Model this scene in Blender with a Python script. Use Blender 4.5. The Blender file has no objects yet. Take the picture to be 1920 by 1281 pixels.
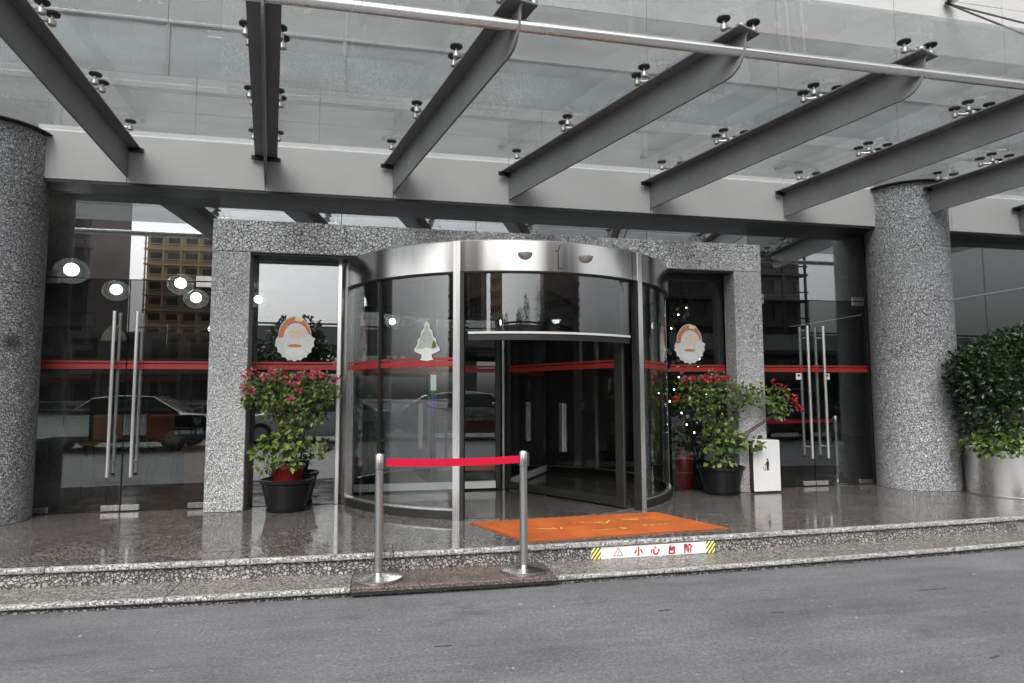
import bpy, bmesh, math, random
from mathutils import Vector, Matrix
PI = math.pi
sin, cos = math.sin, math.cos
scene = bpy.context.scene
COL = scene.collection
rnd = random.Random(7)

# ------------------------------------------------------------------ camera
cam_d = bpy.data.cameras.new('camera'); cam = bpy.data.objects.new('camera', cam_d); COL.objects.link(cam)
AX = Vector((0.97810, -0.20700, -0.00370)); AU = Vector((-0.01375, -0.08278, 0.99647))
AF = AX.cross(AU) * -1
AF.normalize(); AX = AF.cross(AU).normalized(); AU = AX.cross(AF).normalized()
cam.matrix_world = Matrix(((AX.x, AU.x, -AF.x, 0), (AX.y, AU.y, -AF.y, -7.413), (AX.z, AU.z, -AF.z, 1.206), (0, 0, 0, 1)))
cam_d.sensor_width = 36; cam_d.lens = 36 * 1214.3 / 1920; cam_d.clip_start = .05; cam_d.clip_end = 1500
scene.camera = cam

# ------------------------------------------------------------------ sky, sun, exposure
SUN_EL, SUN_AZ = math.radians(48), math.radians(205)      # high, soft, out over the street (clockwise from north)
world = bpy.data.worlds.new('World'); scene.world = world; world.use_nodes = True
wn = world.node_tree; wn.nodes.clear()
w_out = wn.nodes.new('ShaderNodeOutputWorld'); w_bg = wn.nodes.new('ShaderNodeBackground')
w_sky = wn.nodes.new('ShaderNodeTexSky'); w_sky.sky_type = 'NISHITA'; w_sky.sun_disc = False
w_sky.sun_elevation = SUN_EL; w_sky.sun_rotation = SUN_AZ; w_sky.air_density = 1.0; w_sky.dust_density = 6.0; w_sky.ozone_density = 1.0
w_hsv = wn.nodes.new('ShaderNodeHueSaturation'); w_hsv.inputs['Saturation'].default_value = .12
wn.links.new(w_sky.outputs[0], w_hsv.inputs['Color']); wn.links.new(w_hsv.outputs[0], w_bg.inputs['Color'])
w_bg.inputs['Strength'].default_value = .15
wn.links.new(w_bg.outputs[0], w_out.inputs[0])
sun_d = bpy.data.lights.new('sun', 'SUN'); sun_d.energy = .9; sun_d.angle = math.radians(30); sun_d.color = (1, .975, .94)
sun = bpy.data.objects.new('sun', sun_d); COL.objects.link(sun)
sd = Vector((sin(SUN_AZ) * cos(SUN_EL), cos(SUN_AZ) * cos(SUN_EL), sin(SUN_EL)))
sun.rotation_euler = sd.to_track_quat('Z', 'Y').to_euler(); sun.location = (0, -20, 30)
scene.view_settings.view_transform = 'Standard'; scene.view_settings.look = 'None'
scene.view_settings.exposure = 0.95; scene.view_settings.gamma = 1.0; scene.view_settings.use_curve_mapping = False
scene.render.engine = 'CYCLES'
cy = scene.cycles
cy.max_bounces = 12; cy.diffuse_bounces = 4; cy.glossy_bounces = 6; cy.transmission_bounces = 6; cy.transparent_max_bounces = 24
cy.caustics_reflective = False; cy.caustics_refractive = False; cy.use_denoising = True; cy.sample_clamp_indirect = 6

# ------------------------------------------------------------------ materials
def nt(name):
    m = bpy.data.materials.new(name); m.use_nodes = True
    t = m.node_tree; p = t.nodes['Principled BSDF']
    return m, t, p
def N(t, kind, **kw):
    n = t.nodes.new(kind)
    for k, v in kw.items():
        if k in n.inputs: n.inputs[k].default_value = v
        else: setattr(n, k, v)
    return n
def coords(t, scale=(1, 1, 1)):
    g = N(t, 'ShaderNodeNewGeometry'); mp = N(t, 'ShaderNodeMapping'); mp.inputs['Scale'].default_value = scale
    t.links.new(g.outputs['Position'], mp.inputs['Vector']); return mp.outputs[0]
def ramp(t, src, stops):
    r = N(t, 'ShaderNodeValToRGB'); e = r.color_ramp.elements
    while len(e) < len(stops): e.new(.5)
    for el, (p, c) in zip(e, stops):
        el.position = p; el.color = (*c, 1) if len(c) == 3 else c
    t.links.new(src, r.inputs[0]); return r.outputs[0]
def mixc(t, fac, a, b, mode='MIX'):
    m = N(t, 'ShaderNodeMix', data_type='RGBA', blend_type=mode)
    for s, v in ((m.inputs[0], fac), (m.inputs[6], a), (m.inputs[7], b)):
        if hasattr(v, 'is_output'): t.links.new(v, s)
        else: s.default_value = v if not isinstance(v, tuple) else (*v, 1)
    return m.outputs[2]
def g3(v): return (v, v, v)
def simple(name, col, rough=.5, metal=0., var=.12, vscale=6., bump=0., bscale=60., spec=.5, coat=0.):
    m, t, p = nt(name)
    p.inputs['Roughness'].default_value = rough; p.inputs['Metallic'].default_value = metal
    p.inputs['Specular IOR Level'].default_value = spec; p.inputs['Coat Weight'].default_value = coat
    c = coords(t)
    n = N(t, 'ShaderNodeTexNoise', Scale=vscale, Detail=5.); t.links.new(c, n.inputs['Vector'])
    lo = tuple(max(0, x * (1 - var)) for x in col); hi = tuple(min(1, x * (1 + var)) for x in col)
    t.links.new(ramp(t, n.outputs[0], [(.3, lo), (.7, hi)]), p.inputs['Base Color'])
    rr = N(t, 'ShaderNodeMapRange'); rr.inputs['To Min'].default_value = max(0, rough - .06); rr.inputs['To Max'].default_value = min(1, rough + .08)
    t.links.new(n.outputs[0], rr.inputs[0]); t.links.new(rr.outputs[0], p.inputs['Roughness'])
    if bump:
        b = N(t, 'ShaderNodeTexNoise', Scale=bscale, Detail=6.); t.links.new(c, b.inputs['Vector'])
        bb = N(t, 'ShaderNodeBump', Strength=bump, Distance=.01); t.links.new(b.outputs[0], bb.inputs['Height']); t.links.new(bb.outputs[0], p.inputs['Normal'])
    return m
def granite_rough(name, cell=30., lo=.035, mid=.2, hi=.36, edge=.10, tint=(1, 1, 1), stain=None, rough=.75, bumpd=.012):
    m, t, p = nt(name); c = coords(t)
    n1 = N(t, 'ShaderNodeTexNoise', Scale=cell * .8, Detail=4.); t.links.new(c, n1.inputs['Vector'])
    off = N(t, 'ShaderNodeMix', data_type='VECTOR'); off.inputs[0].default_value = .045
    t.links.new(c, off.inputs[4]); t.links.new(n1.outputs['Color'], off.inputs[5]); v = off.outputs[1]
    ed = N(t, 'ShaderNodeTexVoronoi', feature='DISTANCE_TO_EDGE', Scale=cell); t.links.new(v, ed.inputs['Vector'])
    ce = N(t, 'ShaderNodeTexVoronoi', Scale=cell); t.links.new(v, ce.inputs['Vector'])
    bw = N(t, 'ShaderNodeSeparateColor'); t.links.new(ce.outputs['Color'], bw.inputs[0])
    T = lambda x: tuple(x * k for k in tint)
    body = ramp(t, bw.outputs[0], [(0., T(mid)), (.6, T((mid + hi) / 2)), (1., T(hi))])
    n2 = N(t, 'ShaderNodeTexNoise', Scale=90., Detail=6.); t.links.new(c, n2.inputs['Vector'])
    body = mixc(t, .75, body, ramp(t, n2.outputs[0], [(.3, g3(.45)), (.65, g3(1.25))]), 'MULTIPLY')
    n3 = N(t, 'ShaderNodeTexNoise', Scale=1.6, Detail=4.); t.links.new(c, n3.inputs['Vector'])
    e0 = N(t, 'ShaderNodeMapRange', ); t.links.new(n3.outputs[0], e0.inputs[0])
    e0.inputs['From Min'].default_value = .3; e0.inputs['From Max'].default_value = .7; e0.inputs['To Min'].default_value = edge * .45; e0.inputs['To Max'].default_value = edge * 1.5
    dv = N(t, 'ShaderNodeMath', operation='DIVIDE'); t.links.new(ed.outputs[0], dv.inputs[0]); t.links.new(e0.outputs[0], dv.inputs[1])
    mask = ramp(t, dv.outputs[0], [(.15, g3(0)), (1., g3(1))])
    colr = mixc(t, mask, T(lo), body)
    colr = mixc(t, .6, colr, ramp(t, n3.outputs[0], [(.3, g3(.72)), (.7, g3(1.15))]), 'MULTIPLY')
    if stain:
        for (pos, rad, k) in stain:
            d = N(t, 'ShaderNodeVectorMath', operation='DISTANCE'); t.links.new(c, d.inputs[0]); d.inputs[1].default_value = pos
            ad = N(t, 'ShaderNodeMath', operation='MULTIPLY_ADD'); t.links.new(n2.outputs[0], ad.inputs[0]); ad.inputs[1].default_value = rad * 1.5; t.links.new(d.outputs['Value'], ad.inputs[2])
            dd = N(t, 'ShaderNodeMath', operation='DIVIDE'); t.links.new(ad.outputs[0], dd.inputs[0]); dd.inputs[1].default_value = rad * 1.75
            f = ramp(t, dd.outputs[0], [(.6, g3(.85)), (1., g3(0))])
            colr = mixc(t, f, colr, k)
    t.links.new(colr, p.inputs['Base Color']); p.inputs['Roughness'].default_value = rough
    h = N(t, 'ShaderNodeMath', operation='MULTIPLY_ADD'); t.links.new(n2.outputs[0], h.inputs[0]); h.inputs[1].default_value = .35
    mk = N(t, 'ShaderNodeRGBToBW'); t.links.new(mask, mk.inputs[0]); t.links.new(mk.outputs[0], h.inputs[2])
    b = N(t, 'ShaderNodeBump', Strength=.9, Distance=bumpd); t.links.new(h.outputs[0], b.inputs['Height']); t.links.new(b.outputs[0], p.inputs['Normal'])
    return m
def granite_polished(name, base=(.13, .12, .112), rough=.09, sc=75.):
    m, t, p = nt(name); c = coords(t)
    ce = N(t, 'ShaderNodeTexVoronoi', Scale=sc); t.links.new(c, ce.inputs['Vector'])
    s = N(t, 'ShaderNodeSeparateColor'); t.links.new(ce.outputs['Color'], s.inputs[0])
    a = ramp(t, s.outputs[0], [(0., tuple(x * .2 for x in base)), (.3, tuple(x * .7 for x in base)), (.62, tuple(x * 1.4 for x in base)), (.93, (base[0] * 3.2, base[1] * 2.8, base[2] * 2.6))])
    n = N(t, 'ShaderNodeTexNoise', Scale=1.1, Detail=7., Roughness=.65); t.links.new(c, n.inputs['Vector'])
    a = mixc(t, .8, a, ramp(t, n.outputs[0], [(.32, g3(.62)), (.68, g3(1.2))]), 'MULTIPLY')
    t.links.new(a, p.inputs['Base Color'])
    n4 = N(t, 'ShaderNodeTexNoise', Scale=3.5, Detail=6.); t.links.new(c, n4.inputs['Vector'])
    r = N(t, 'ShaderNodeMapRange'); t.links.new(n4.outputs[0], r.inputs[0]); r.inputs['From Min'].default_value = .35; r.inputs['From Max'].default_value = .7
    r.inputs['To Min'].default_value = max(.02, rough - .06); r.inputs['To Max'].default_value = rough + .14
    t.links.new(r.outputs[0], p.inputs['Roughness'])
    n6 = N(t, 'ShaderNodeTexNoise', Scale=38., Detail=4.); t.links.new(c, n6.inputs['Vector'])
    hh = N(t, 'ShaderNodeMath', operation='MULTIPLY_ADD'); t.links.new(n6.outputs[0], hh.inputs[0]); hh.inputs[1].default_value = .22; t.links.new(n4.outputs[0], hh.inputs[2])
    b = N(t, 'ShaderNodeBump', Strength=.16, Distance=.004); t.links.new(hh.outputs[0], b.inputs['Height']); t.links.new(b.outputs[0], p.inputs['Normal'])
    return m
def asphalt():
    m, t, p = nt('asphalt'); c = coords(t)
    n = N(t, 'ShaderNodeTexNoise', Scale=.75, Detail=9., Roughness=.68); 
    c2 = coords(t, (1., 1.8, 1.)); t.links.new(c2, n.inputs['Vector'])
    a = ramp(t, n.outputs[0], [(.28, (.086, .088, .095)), (.48, (.110, .112, .119)), (.72, (.145, .147, .154))])
    n2 = N(t, 'ShaderNodeTexNoise', Scale=140., Detail=3.); t.links.new(c, n2.inputs['Vector'])
    a = mixc(t, .8, a, ramp(t, n2.outputs[0], [(.3, g3(.68)), (.7, g3(1.3))]), 'MULTIPLY')
    n7 = N(t, 'ShaderNodeTexNoise', Scale=48., Detail=5., Roughness=.75); t.links.new(c, n7.inputs['Vector'])
    a = mixc(t, .9, a, ramp(t, n7.outputs[0], [(.34, g3(.62)), (.52, g3(1.0)), (.68, g3(1.32))]), 'MULTIPLY')
    wv = N(t, 'ShaderNodeTexNoise', Scale=1.0, Detail=8., Roughness=.7); t.links.new(coords(t, (.9, 9., 1.)), wv.inputs['Vector'])
    a = mixc(t, .8, a, ramp(t, wv.outputs[0], [(.33, g3(.84)), (.5, g3(1.0)), (.66, g3(1.13))]), 'MULTIPLY')
    v = N(t, 'ShaderNodeTexVoronoi', Scale=60.); t.links.new(c, v.inputs['Vector'])
    s = N(t, 'ShaderNodeSeparateColor'); t.links.new(v.outputs['Color'], s.inputs[0])
    a = mixc(t, ramp(t, s.outputs[1], [(.985, g3(0)), (1., g3(.5))]), a, (.24, .238, .23))
    n5 = N(t, 'ShaderNodeTexNoise', Scale=2.2, Detail=5.); t.links.new(c2, n5.inputs['Vector'])
    a = mixc(t, ramp(t, n5.outputs[0], [(.62, g3(0)), (.74, g3(.55))]), a, (.05, .048, .056))
    t.links.new(a, p.inputs['Base Color'])
    r = ramp(t, n.outputs[0], [(.3, g3(.42)), (.7, g3(.72))]); t.links.new(r, p.inputs['Roughness'])
    h = mixc(t, .5, n2.outputs['Color'], n7.outputs['Color'])
    b = N(t, 'ShaderNodeBump', Strength=.8, Distance=.008); t.links.new(h, b.inputs['Height']); t.links.new(b.outputs[0], p.inputs['Normal'])
    return m
def glass(name, tint=(.92, .95, .94), ior=1.6, dirt=0., rough=0., add=0.):
    m = bpy.data.materials.new(name); m.use_nodes = True; t = m.node_tree; t.nodes.clear()
    o = N(t, 'ShaderNodeOutputMaterial'); tr = N(t, 'ShaderNodeBsdfTransparent'); gl = N(t, 'ShaderNodeBsdfGlossy')
    tr.inputs[0].default_value = (*tint, 1); gl.inputs['Roughness'].default_value = rough; gl.inputs[0].default_value = (.96, .98, 1, 1)
    fr = N(t, 'ShaderNodeFresnel', IOR=ior); mx = N(t, 'ShaderNodeMixShader')
    ge = N(t, 'ShaderNodeNewGeometry'); io = N(t, 'ShaderNodeMapRange'); t.links.new(ge.outputs['Backfacing'], io.inputs[0])
    io.inputs['To Min'].default_value = ior; io.inputs['To Max'].default_value = 1 / ior; t.links.new(io.outputs[0], fr.inputs['IOR'])
    fo = fr.outputs[0]
    if add:
        am = N(t, 'ShaderNodeMath', operation='ADD', use_clamp=True); t.links.new(fo, am.inputs[0]); am.inputs[1].default_value = add; fo = am.outputs[0]
    t.links.new(fo, mx.inputs[0]); t.links.new(tr.outputs[0], mx.inputs[1]); t.links.new(gl.outputs[0], mx.inputs[2])
    last = mx.outputs[0]
    if dirt:
        c = coords(t, (1., 2.2, 1.)); n = N(t, 'ShaderNodeTexNoise', Scale=1.3, Detail=9., Roughness=.66); t.links.new(c, n.inputs['Vector'])
        n2 = N(t, 'ShaderNodeTexNoise', Scale=30., Detail=4.); t.links.new(c, n2.inputs['Vector'])
        f = ramp(t, n.outputs[0], [(.35, g3(dirt * .35)), (.7, g3(dirt))])
        f = mixc(t, ramp(t, n2.outputs[0], [(.68, g3(0)), (.74, g3(.5))]), f, g3(min(1, dirt * 2)))
        d = N(t, 'ShaderNodeBsdfDiffuse'); d.inputs[0].default_value = (.42, .43, .43, 1)
        tl = N(t, 'ShaderNodeBsdfTranslucent'); tl.inputs[0].default_value = (.55, .565, .565, 1); dm = N(t, 'ShaderNodeMixShader'); dm.inputs[0].default_value = .62
        t.links.new(d.outputs[0], dm.inputs[1]); t.links.new(tl.outputs[0], dm.inputs[2])
        m2 = N(t, 'ShaderNodeMixShader'); t.links.new(f, m2.inputs[0]); t.links.new(last, m2.inputs[1]); t.links.new(dm.outputs[0], m2.inputs[2]); last = m2.outputs[0]
    t.links.new(last, o.inputs[0]); return m
def brushed(name, col=.6, rough=.22, stretch=(90, 90, 1.2), tint=(1, .99, .97)):
    m, t, p = nt(name); p.inputs['Metallic'].default_value = 1.
    c = coords(t, stretch); n = N(t, 'ShaderNodeTexNoise', Scale=1., Detail=4.); t.links.new(c, n.inputs['Vector'])
    T = lambda v: tuple(v * k for k in tint)
    t.links.new(ramp(t, n.outputs[0], [(.3, T(col * .95)), (.7, T(min(1, col * 1.04)))]), p.inputs['Base Color'])
    t.links.new(ramp(t, n.outputs[0], [(.3, g3(rough - .02)), (.7, g3(rough + .03))]), p.inputs['Roughness'])
    p.inputs['Anisotropic'].default_value = .5
    return m
def leafmat(name, cols, rough=.45):
    m, t, p = nt(name); g = N(t, 'ShaderNodeNewGeometry')
    k = len(cols); t.links.new(ramp(t, g.outputs['Random Per Island'], [(i / max(1, k - 1), c) for i, c in enumerate(cols)]), p.inputs['Base Color'])
    p.inputs['Roughness'].default_value = rough
    o = t.nodes['Material Output']; tl = N(t, 'ShaderNodeBsdfTranslucent'); tl.inputs[0].default_value = (*[min(1, x * 1.6) for x in cols[-1]], 1)
    mx = N(t, 'ShaderNodeMixShader'); mx.inputs[0].default_value = .22
    t.links.new(p.outputs[0], mx.inputs[1]); t.links.new(tl.outputs[0], mx.inputs[2]); t.links.new(mx.outputs[0], o.inputs[0])
    return m
def emit(name, col, s):
    m, t, p = nt(name); p.inputs['Base Color'].default_value = (*[min(1, c) for c in col], 1)
    n = N(t, 'ShaderNodeTexNoise', Scale=9.); 
    p.inputs['Emission Color'].default_value = (*col, 1); p.inputs['Emission Strength'].default_value = s
    return m

M = dict(
    road=asphalt(),
    floor=granite_polished('polished granite', (.074, .072, .0695), .07, 85.),
    red_granite=granite_polished('brown granite', (.070, .058, .053), .14, 190.),
    tread=granite_rough('flamed granite tread', 34., .05, .17, .30, .10, (1, .94, .89), rough=.2, bumpd=.003),
    riser=granite_rough('split granite riser', 36., .035, .2, .40, .15, (1, .96, .91), rough=.6),
    nosing=granite_rough('granite nosing', 42., .06, .30, .52, .07, (1, .98, .95), rough=.5),
    portal=granite_rough('bush hammered granite', 30., .07, .50, .76, .10),
    leg=granite_rough('fine bush hammered granite', 62., .09, .54, .82, .09),
    column=granite_rough('column granite', 44., .085, .34, .62, .10, (1, 1.0, 1.03), rough=.6,
                         stain=[((-3.44, -.30, 1.74), .12, (.035, .035, .035)), ((-3.55, -.42, 2.17), .09, (.5, .5, .5))]),
    header=simple('silver fascia paint', (.49, .483, .475), .42, 0., .05, 1.2),
    dark=simple('dark anodised metal', (.013, .013, .013), .42, 0., .2),
    beam=simple('grey beam paint', (.205, .205, .207), .48, 0., .16, 2.2, .05, 40),
    steel=brushed('brushed steel', .52, .25),
    bright=brushed('polished steel', .97, .28),
    pipe=simple('smooth steel pipe', (.74, .73, .715), .27, 1., .03, 3),
    dull=brushed('satin steel', .40, .32),
    drum=brushed('drum steel', .62, .17, (14, 14, .05)),
    fitting=simple('cast steel fitting', (.55, .53, .5), .28, 1., .1),
    black=simple('black rubber', (.012, .012, .012), .5),
    pot=simple('black plastic', (.008, .008, .0085), .36, 0., .2, spec=.3),
    redpot=simple('red plastic', (.14, .009, .009), .4),
    soil=simple('soil', (.05, .04, .03), .9, 0., .4, 40, .6),
    glass=glass('clear door glass', (.82, .85, .84), 1.56, add=.018),
    curved=glass('curved glass', (.86, .88, .87), 1.55, add=.05),
    mirror=glass('reflective transom glass', (.7, .72, .72), 1.6, add=.48),
    fan=glass('fanlight glass', (.8, .83, .82), 1.6, add=.17),
    side=glass('side pane glass', (.8, .83, .82), 1.6, add=.13),
    canopy=glass('laminated canopy glass', (.775, .795, .795), 1.8, .19, add=.03),
    stripe=simple('red film', (.27, .018, .016), .45, 0., .06),
    belt=simple('red belt webbing', (.40, .006, .028), .75, 0., .06, 40, .1, 300, spec=.15),
    mat=simple('orange rubber mat', (.35, .076, .009), .75, 0., .22, 3.5, .35, 180),
    matedge=simple('orange mat edge', (.30, .07, .016), .6),
    yellow=simple('worn yellow print', (.50, .30, .07), .7),
    white=simple('white enamel', (.62, .61, .59), .35, 0., .03),
    maroon=simple('maroon enamel', (.05, .008, .012), .4),
    paper=simple('sticker paper', (.54, .55, .54), .6, 0., .06, 30),
    orange=simple('orange print', (.44, .17, .075), .6, 0., .35, 40),
    beige=simple('beige print', (.62, .47, .38), .6, 0., .15, 40),
    cream=simple('cream print', (.66, .58, .34), .6, 0., .15, 40),
    green=simple('pale green print', (.32, .35, .30), .6, 0., .15, 40),
    redprint=simple('red lettering', (.33, .012, .025), .5),
    hazard=simple('hazard yellow', (.74, .66, .22), .5),
    ink=simple('black print', (.015, .015, .015), .5),
    wall=simple('white wall cladding', (.38, .38, .376), .55, 0., .06, .9),
    wallmid=simple('mid grey wall cladding', (.185, .187, .186), .55, 0., .14, .8),
    wallgrey=simple('grey wall cladding', (.105, .105, .10), .55, 0., .10, 1.1),
    joint=simple('dark joint', (.05, .05, .05), .8),
    wallglass=simple('window glass band', (.085, .10, .108), .3, 0., .25, 1.4),
    inwall=simple('lobby wall', (.10, .095, .085), .7),
    inceil=simple('lobby ceiling', (.22, .21, .20), .8),
    infloor=granite_polished('lobby floor', (.05, .047, .045), .07),
    wood=simple('dark orange wood', (.26, .10, .045), .45, 0., .25, 3),
    lamp=emit('lamp core', (1, .97, .93), 9.),
    globe=glass('blown glass globe', (.9, .92, .92), 1.7, .12),
    screenr=emit('screen red', (.9, .02, .02), .35), screenw=emit('screen white', (.80, .90, .95), .5),
    screenb=emit('screen blue', (.02, .10, .35), .3), screeng=emit('screen green', (.10, .30, .08), .3),
    leafA=leafmat('bougainvillea leaves', [(.012, .030, .006), (.03, .070, .012), (.07, .13, .024), (.15, .22, .05), (.24, .30, .09)]),
    leafD=leafmat('dark shrub leaves', [(.005, .013, .006), (.010, .026, .010), (.022, .05, .016), (.05, .09, .03)], .3),
    leafL=leafmat('ivy leaves', [(.012, .03, .008), (.025, .06, .012), (.05, .10, .02), (.10, .17, .035), (.24, .32, .08)], .35),
    bract=leafmat('bract red', [(.18, .009, .022), (.32, .018, .045), (.46, .045, .10), (.58, .18, .21)]),
    bractr=leafmat('bract scarlet', [(.20, .008, .012), (.33, .014, .02), (.45, .035, .04)]),
    fir=leafmat('fir needles', [(.02, .05, .03), (.04, .09, .04), (.09, .15, .07)]),
    tree=leafmat('street tree leaves', [(.012, .030, .012), (.025, .055, .02), (.05, .085, .03)]),
    bark=simple('bark', (.09, .065, .045), .85, 0., .3, 20, .5, 60),
    carpaint=simple('dark car paint', (.012, .013, .015), .18, 0., .05, 4, coat=1.),
    carsilver=simple('silver car paint', (.42, .43, .44), .25, .6, .04, 4, coat=1.),
    carwhite=simple('white car paint', (.72, .73, .74), .2, 0., .03, 4, coat=1.),
    carmaroon=simple('maroon car paint', (.16, .02, .02), .2, 0., .05, 4, coat=1.),
    carglass=simple('car window', (.02, .024, .028), .05),
    tyre=simple('tyre', (.02, .02, .02), .8),
    blockwall=simple('apartment render', (.66, .50, .32), .8, 0., .12, .4),
    blockslab=simple('balcony render', (.80, .64, .46), .8, 0., .1, .6),
    blockglass=simple('apartment glazing', (.06, .06, .055), .2, 0., .3, .5),
    pinkwall=simple('pink grey render', (.30, .24, .23), .8, 0., .12, .5),
    litter=simple('pale grit', (.36, .35, .33), .8),
)

# ------------------------------------------------------------------ mesh helpers
class MB:
    def __init__(s): s.v = []; s.f = []
    def add(s, vs, fs):
        k = len(s.v); s.v += [tuple(v) for v in vs]; s.f += [tuple(i + k for i in f) for f in fs]; return s
    def box(s, x0, x1, y0, y1, z0, z1):
        return s.add([(x0, y0, z0), (x1, y0, z0), (x1, y1, z0), (x0, y1, z0), (x0, y0, z1), (x1, y0, z1), (x1, y1, z1), (x0, y1, z1)],
                     [(0, 3, 2, 1), (4, 5, 6, 7), (0, 1, 5, 4), (1, 2, 6, 5), (2, 3, 7, 6), (3, 0, 4, 7)])
    def hexa(s, bot, top):
        return s.add(list(bot) + list(top), [(0, 3, 2, 1), (4, 5, 6, 7), (0, 1, 5, 4), (1, 2, 6, 5), (2, 3, 7, 6), (3, 0, 4, 7)])
    def bar(s, p0, p1, w, h, up=(0, 0, 1)):
        p0, p1 = Vector(p0), Vector(p1); d = (p1 - p0).normalized(); up = Vector(up)
        a = d.cross(up).normalized() * w / 2; b = a.cross(d).normalized() * h / 2
        c = [-a - b, a - b, a + b, -a + b]
        return s.add([p0 + k for k in c] + [p1 + k for k in c], [(0, 1, 2, 3), (7, 6, 5, 4), (0, 4, 5, 1), (1, 5, 6, 2), (2, 6, 7, 3), (3, 7, 4, 0)])
    def tube(s, pts, r, n=12, cap=True):
        pts = [Vector(p) for p in pts]; rs = r if isinstance(r, (list, tuple)) else [r] * len(pts)
        vs = []; fs = []; ref = None
        for i, p in enumerate(pts):
            d = (pts[min(i + 1, len(pts) - 1)] - pts[max(i - 1, 0)]).normalized()
            if ref is None: ref = Vector((0, 0, 1)) if abs(d.z) < .9 else Vector((1, 0, 0))
            a = d.cross(ref).normalized(); b = d.cross(a).normalized(); ref = -(d.cross(a)).normalized() if False else ref
            for k in range(n):
                t = 2 * PI * k / n; vs.append(p + (a * cos(t) + b * sin(t)) * rs[i])
        for i in range(len(pts) - 1):
            for k in range(n):
                fs.append((i * n + k, i * n + (k + 1) % n, (i + 1) * n + (k + 1) % n, (i + 1) * n + k))
        if cap: fs += [tuple(range(n))[::-1], tuple(range((len(pts) - 1) * n, len(pts) * n))]
        return s.add(vs, fs)
    def lathe(s, prof, c=(0, 0, 0), n=32, close=True):
        vs = []; fs = []
        for r, z in prof:
            for k in range(n):
                t = 2 * PI * k / n; vs.append((c[0] + r * cos(t), c[1] + r * sin(t), c[2] + z))
        for i in range(len(prof) - 1):
            for k in range(n):
                fs.append((i * n + k, i * n + (k + 1) % n, (i + 1) * n + (k + 1) % n, (i + 1) * n + k))
        if close:
            fs.append(tuple(range(n))[::-1]); fs.append(tuple(range((len(prof) - 1) * n, len(prof) * n)))
        return s.add(vs, fs)
    def arc(s, c, r0, r1, z0, z1, a0, a1, n=24, caps=True):
        # angles in degrees from -Y towards +X
        vs = []; fs = []
        for i in range(n + 1):
            a = math.radians(a0 + (a1 - a0) * i / n)
            for r, z in ((r0, z0), (r1, z0), (r1, z1), (r0, z1)):
                vs.append((c[0] + r * sin(a), c[1] - r * cos(a), z))
        for i in range(n):
            for k in range(4):
                fs.append((i * 4 + k, i * 4 + (k + 1) % 4, (i + 1) * 4 + (k + 1) % 4, (i + 1) * 4 + k))
        if caps: fs += [(3, 2, 1, 0), tuple(n * 4 + k for k in range(4))]
        return s.add(vs, fs)
    def prism(s, poly, fn, t0, t1):
        # poly: 2-D outline, fn(a, b, t) -> point; extruded from t0 to t1
        n = len(poly)
        vs = [fn(a, b, t0) for a, b in poly] + [fn(a, b, t1) for a, b in poly]
        fs = [tuple(range(n))[::-1], tuple(range(n, 2 * n))] + [(i, (i + 1) % n, n + (i + 1) % n, n + i) for i in range(n)]
        return s.add(vs, fs)
    def leaf(s, p, d, nrm, L, W, fold=.25):
        p, d, nrm = Vector(p), Vector(d).normalized(), Vector(nrm)
        w = d.cross(nrm)
        if w.length < 1e-4: w = d.cross(Vector((.3, .5, .8)))
        w.normalize(); u = w.cross(d)
        m = p + d * L * .5
        return s.add([p, m + w * W * .5 + u * W * fold, p + d * L, m - w * W * .5 + u * W * fold, m], [(0, 1, 4), (1, 2, 4), (0, 4, 3), (4, 2, 3)])
    def build(s, name, mat, parent=None, origin=(0, 0, 0), smooth=True, bevel=0., seg=1, fix=True):
        me = bpy.data.meshes.new(name); o = Vector(origin)
        if parent is not None and origin == (0, 0, 0):
            q = parent
            while q.parent: q = q.parent
            o = Vector(q.location)
        me.from_pydata([Vector(v) - o for v in s.v], [], s.f); me.materials.append(mat)
        if fix:
            bm = bmesh.new(); bm.from_mesh(me); bmesh.ops.recalc_face_normals(bm, faces=bm.faces); bm.to_mesh(me); bm.free()
        if smooth:
            me.polygons.foreach_set('use_smooth', [True] * len(me.polygons)); me.set_sharp_from_angle(angle=math.radians(38))
        ob = bpy.data.objects.new(name, me); COL.objects.link(ob)
        if parent is not None: ob.parent = parent
        elif origin != (0, 0, 0): ob.location = o
        if bevel:
            b = ob.modifiers.new('bevel', 'BEVEL'); b.width = bevel; b.segments = seg; b.limit_method = 'ANGLE'; b.angle_limit = math.radians(40)
        return ob

def thing(name, label, cat, loc=(0, 0, 0), group=None, rz=0.):
    o = bpy.data.objects.new(name, None); COL.objects.link(o); o.empty_display_size = .1
    o.location = loc; o.rotation_euler = (0, 0, rz); o['label'] = label; o['category'] = cat
    if group: o['group'] = group
    return o
def tag(o, label, cat, group=None):
    o['label'] = label; o['category'] = cat
    if group: o['group'] = group
    return o
def struct(o): o['kind'] = 'structure'; return o
def stuff(o): o['kind'] = 'stuff'; return o
def kids(o): return [c for c in bpy.data.objects if c.parent == o]
def dup(root, loc, label, rz=None, group=None):
    r = root.copy(); COL.objects.link(r); r.location = loc; r['label'] = label
    if rz is not None: r.rotation_euler = (0, 0, rz)
    if group: r['group'] = group
    for ch in kids(root):
        c = ch.copy(); COL.objects.link(c); c.parent = r
        for g in kids(ch):
            d = g.copy(); COL.objects.link(d); d.parent = c
    return r
def disc_at(p, ang_r, c=(0, 0)): pass

# ================================================================== SETTING
GY = .28                      # glass plane
def nose_y(u): return -2.21 + .0085 * (u - 1.3) ** 2 if u < 1.3 else -2.21 + .0062 * (u - 1.3) ** 2
def nose2_y(u): return nose_y(u) - .40 + .0035 * abs(u - 1.3)
U0, U1 = -9.6, 14.4

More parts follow.
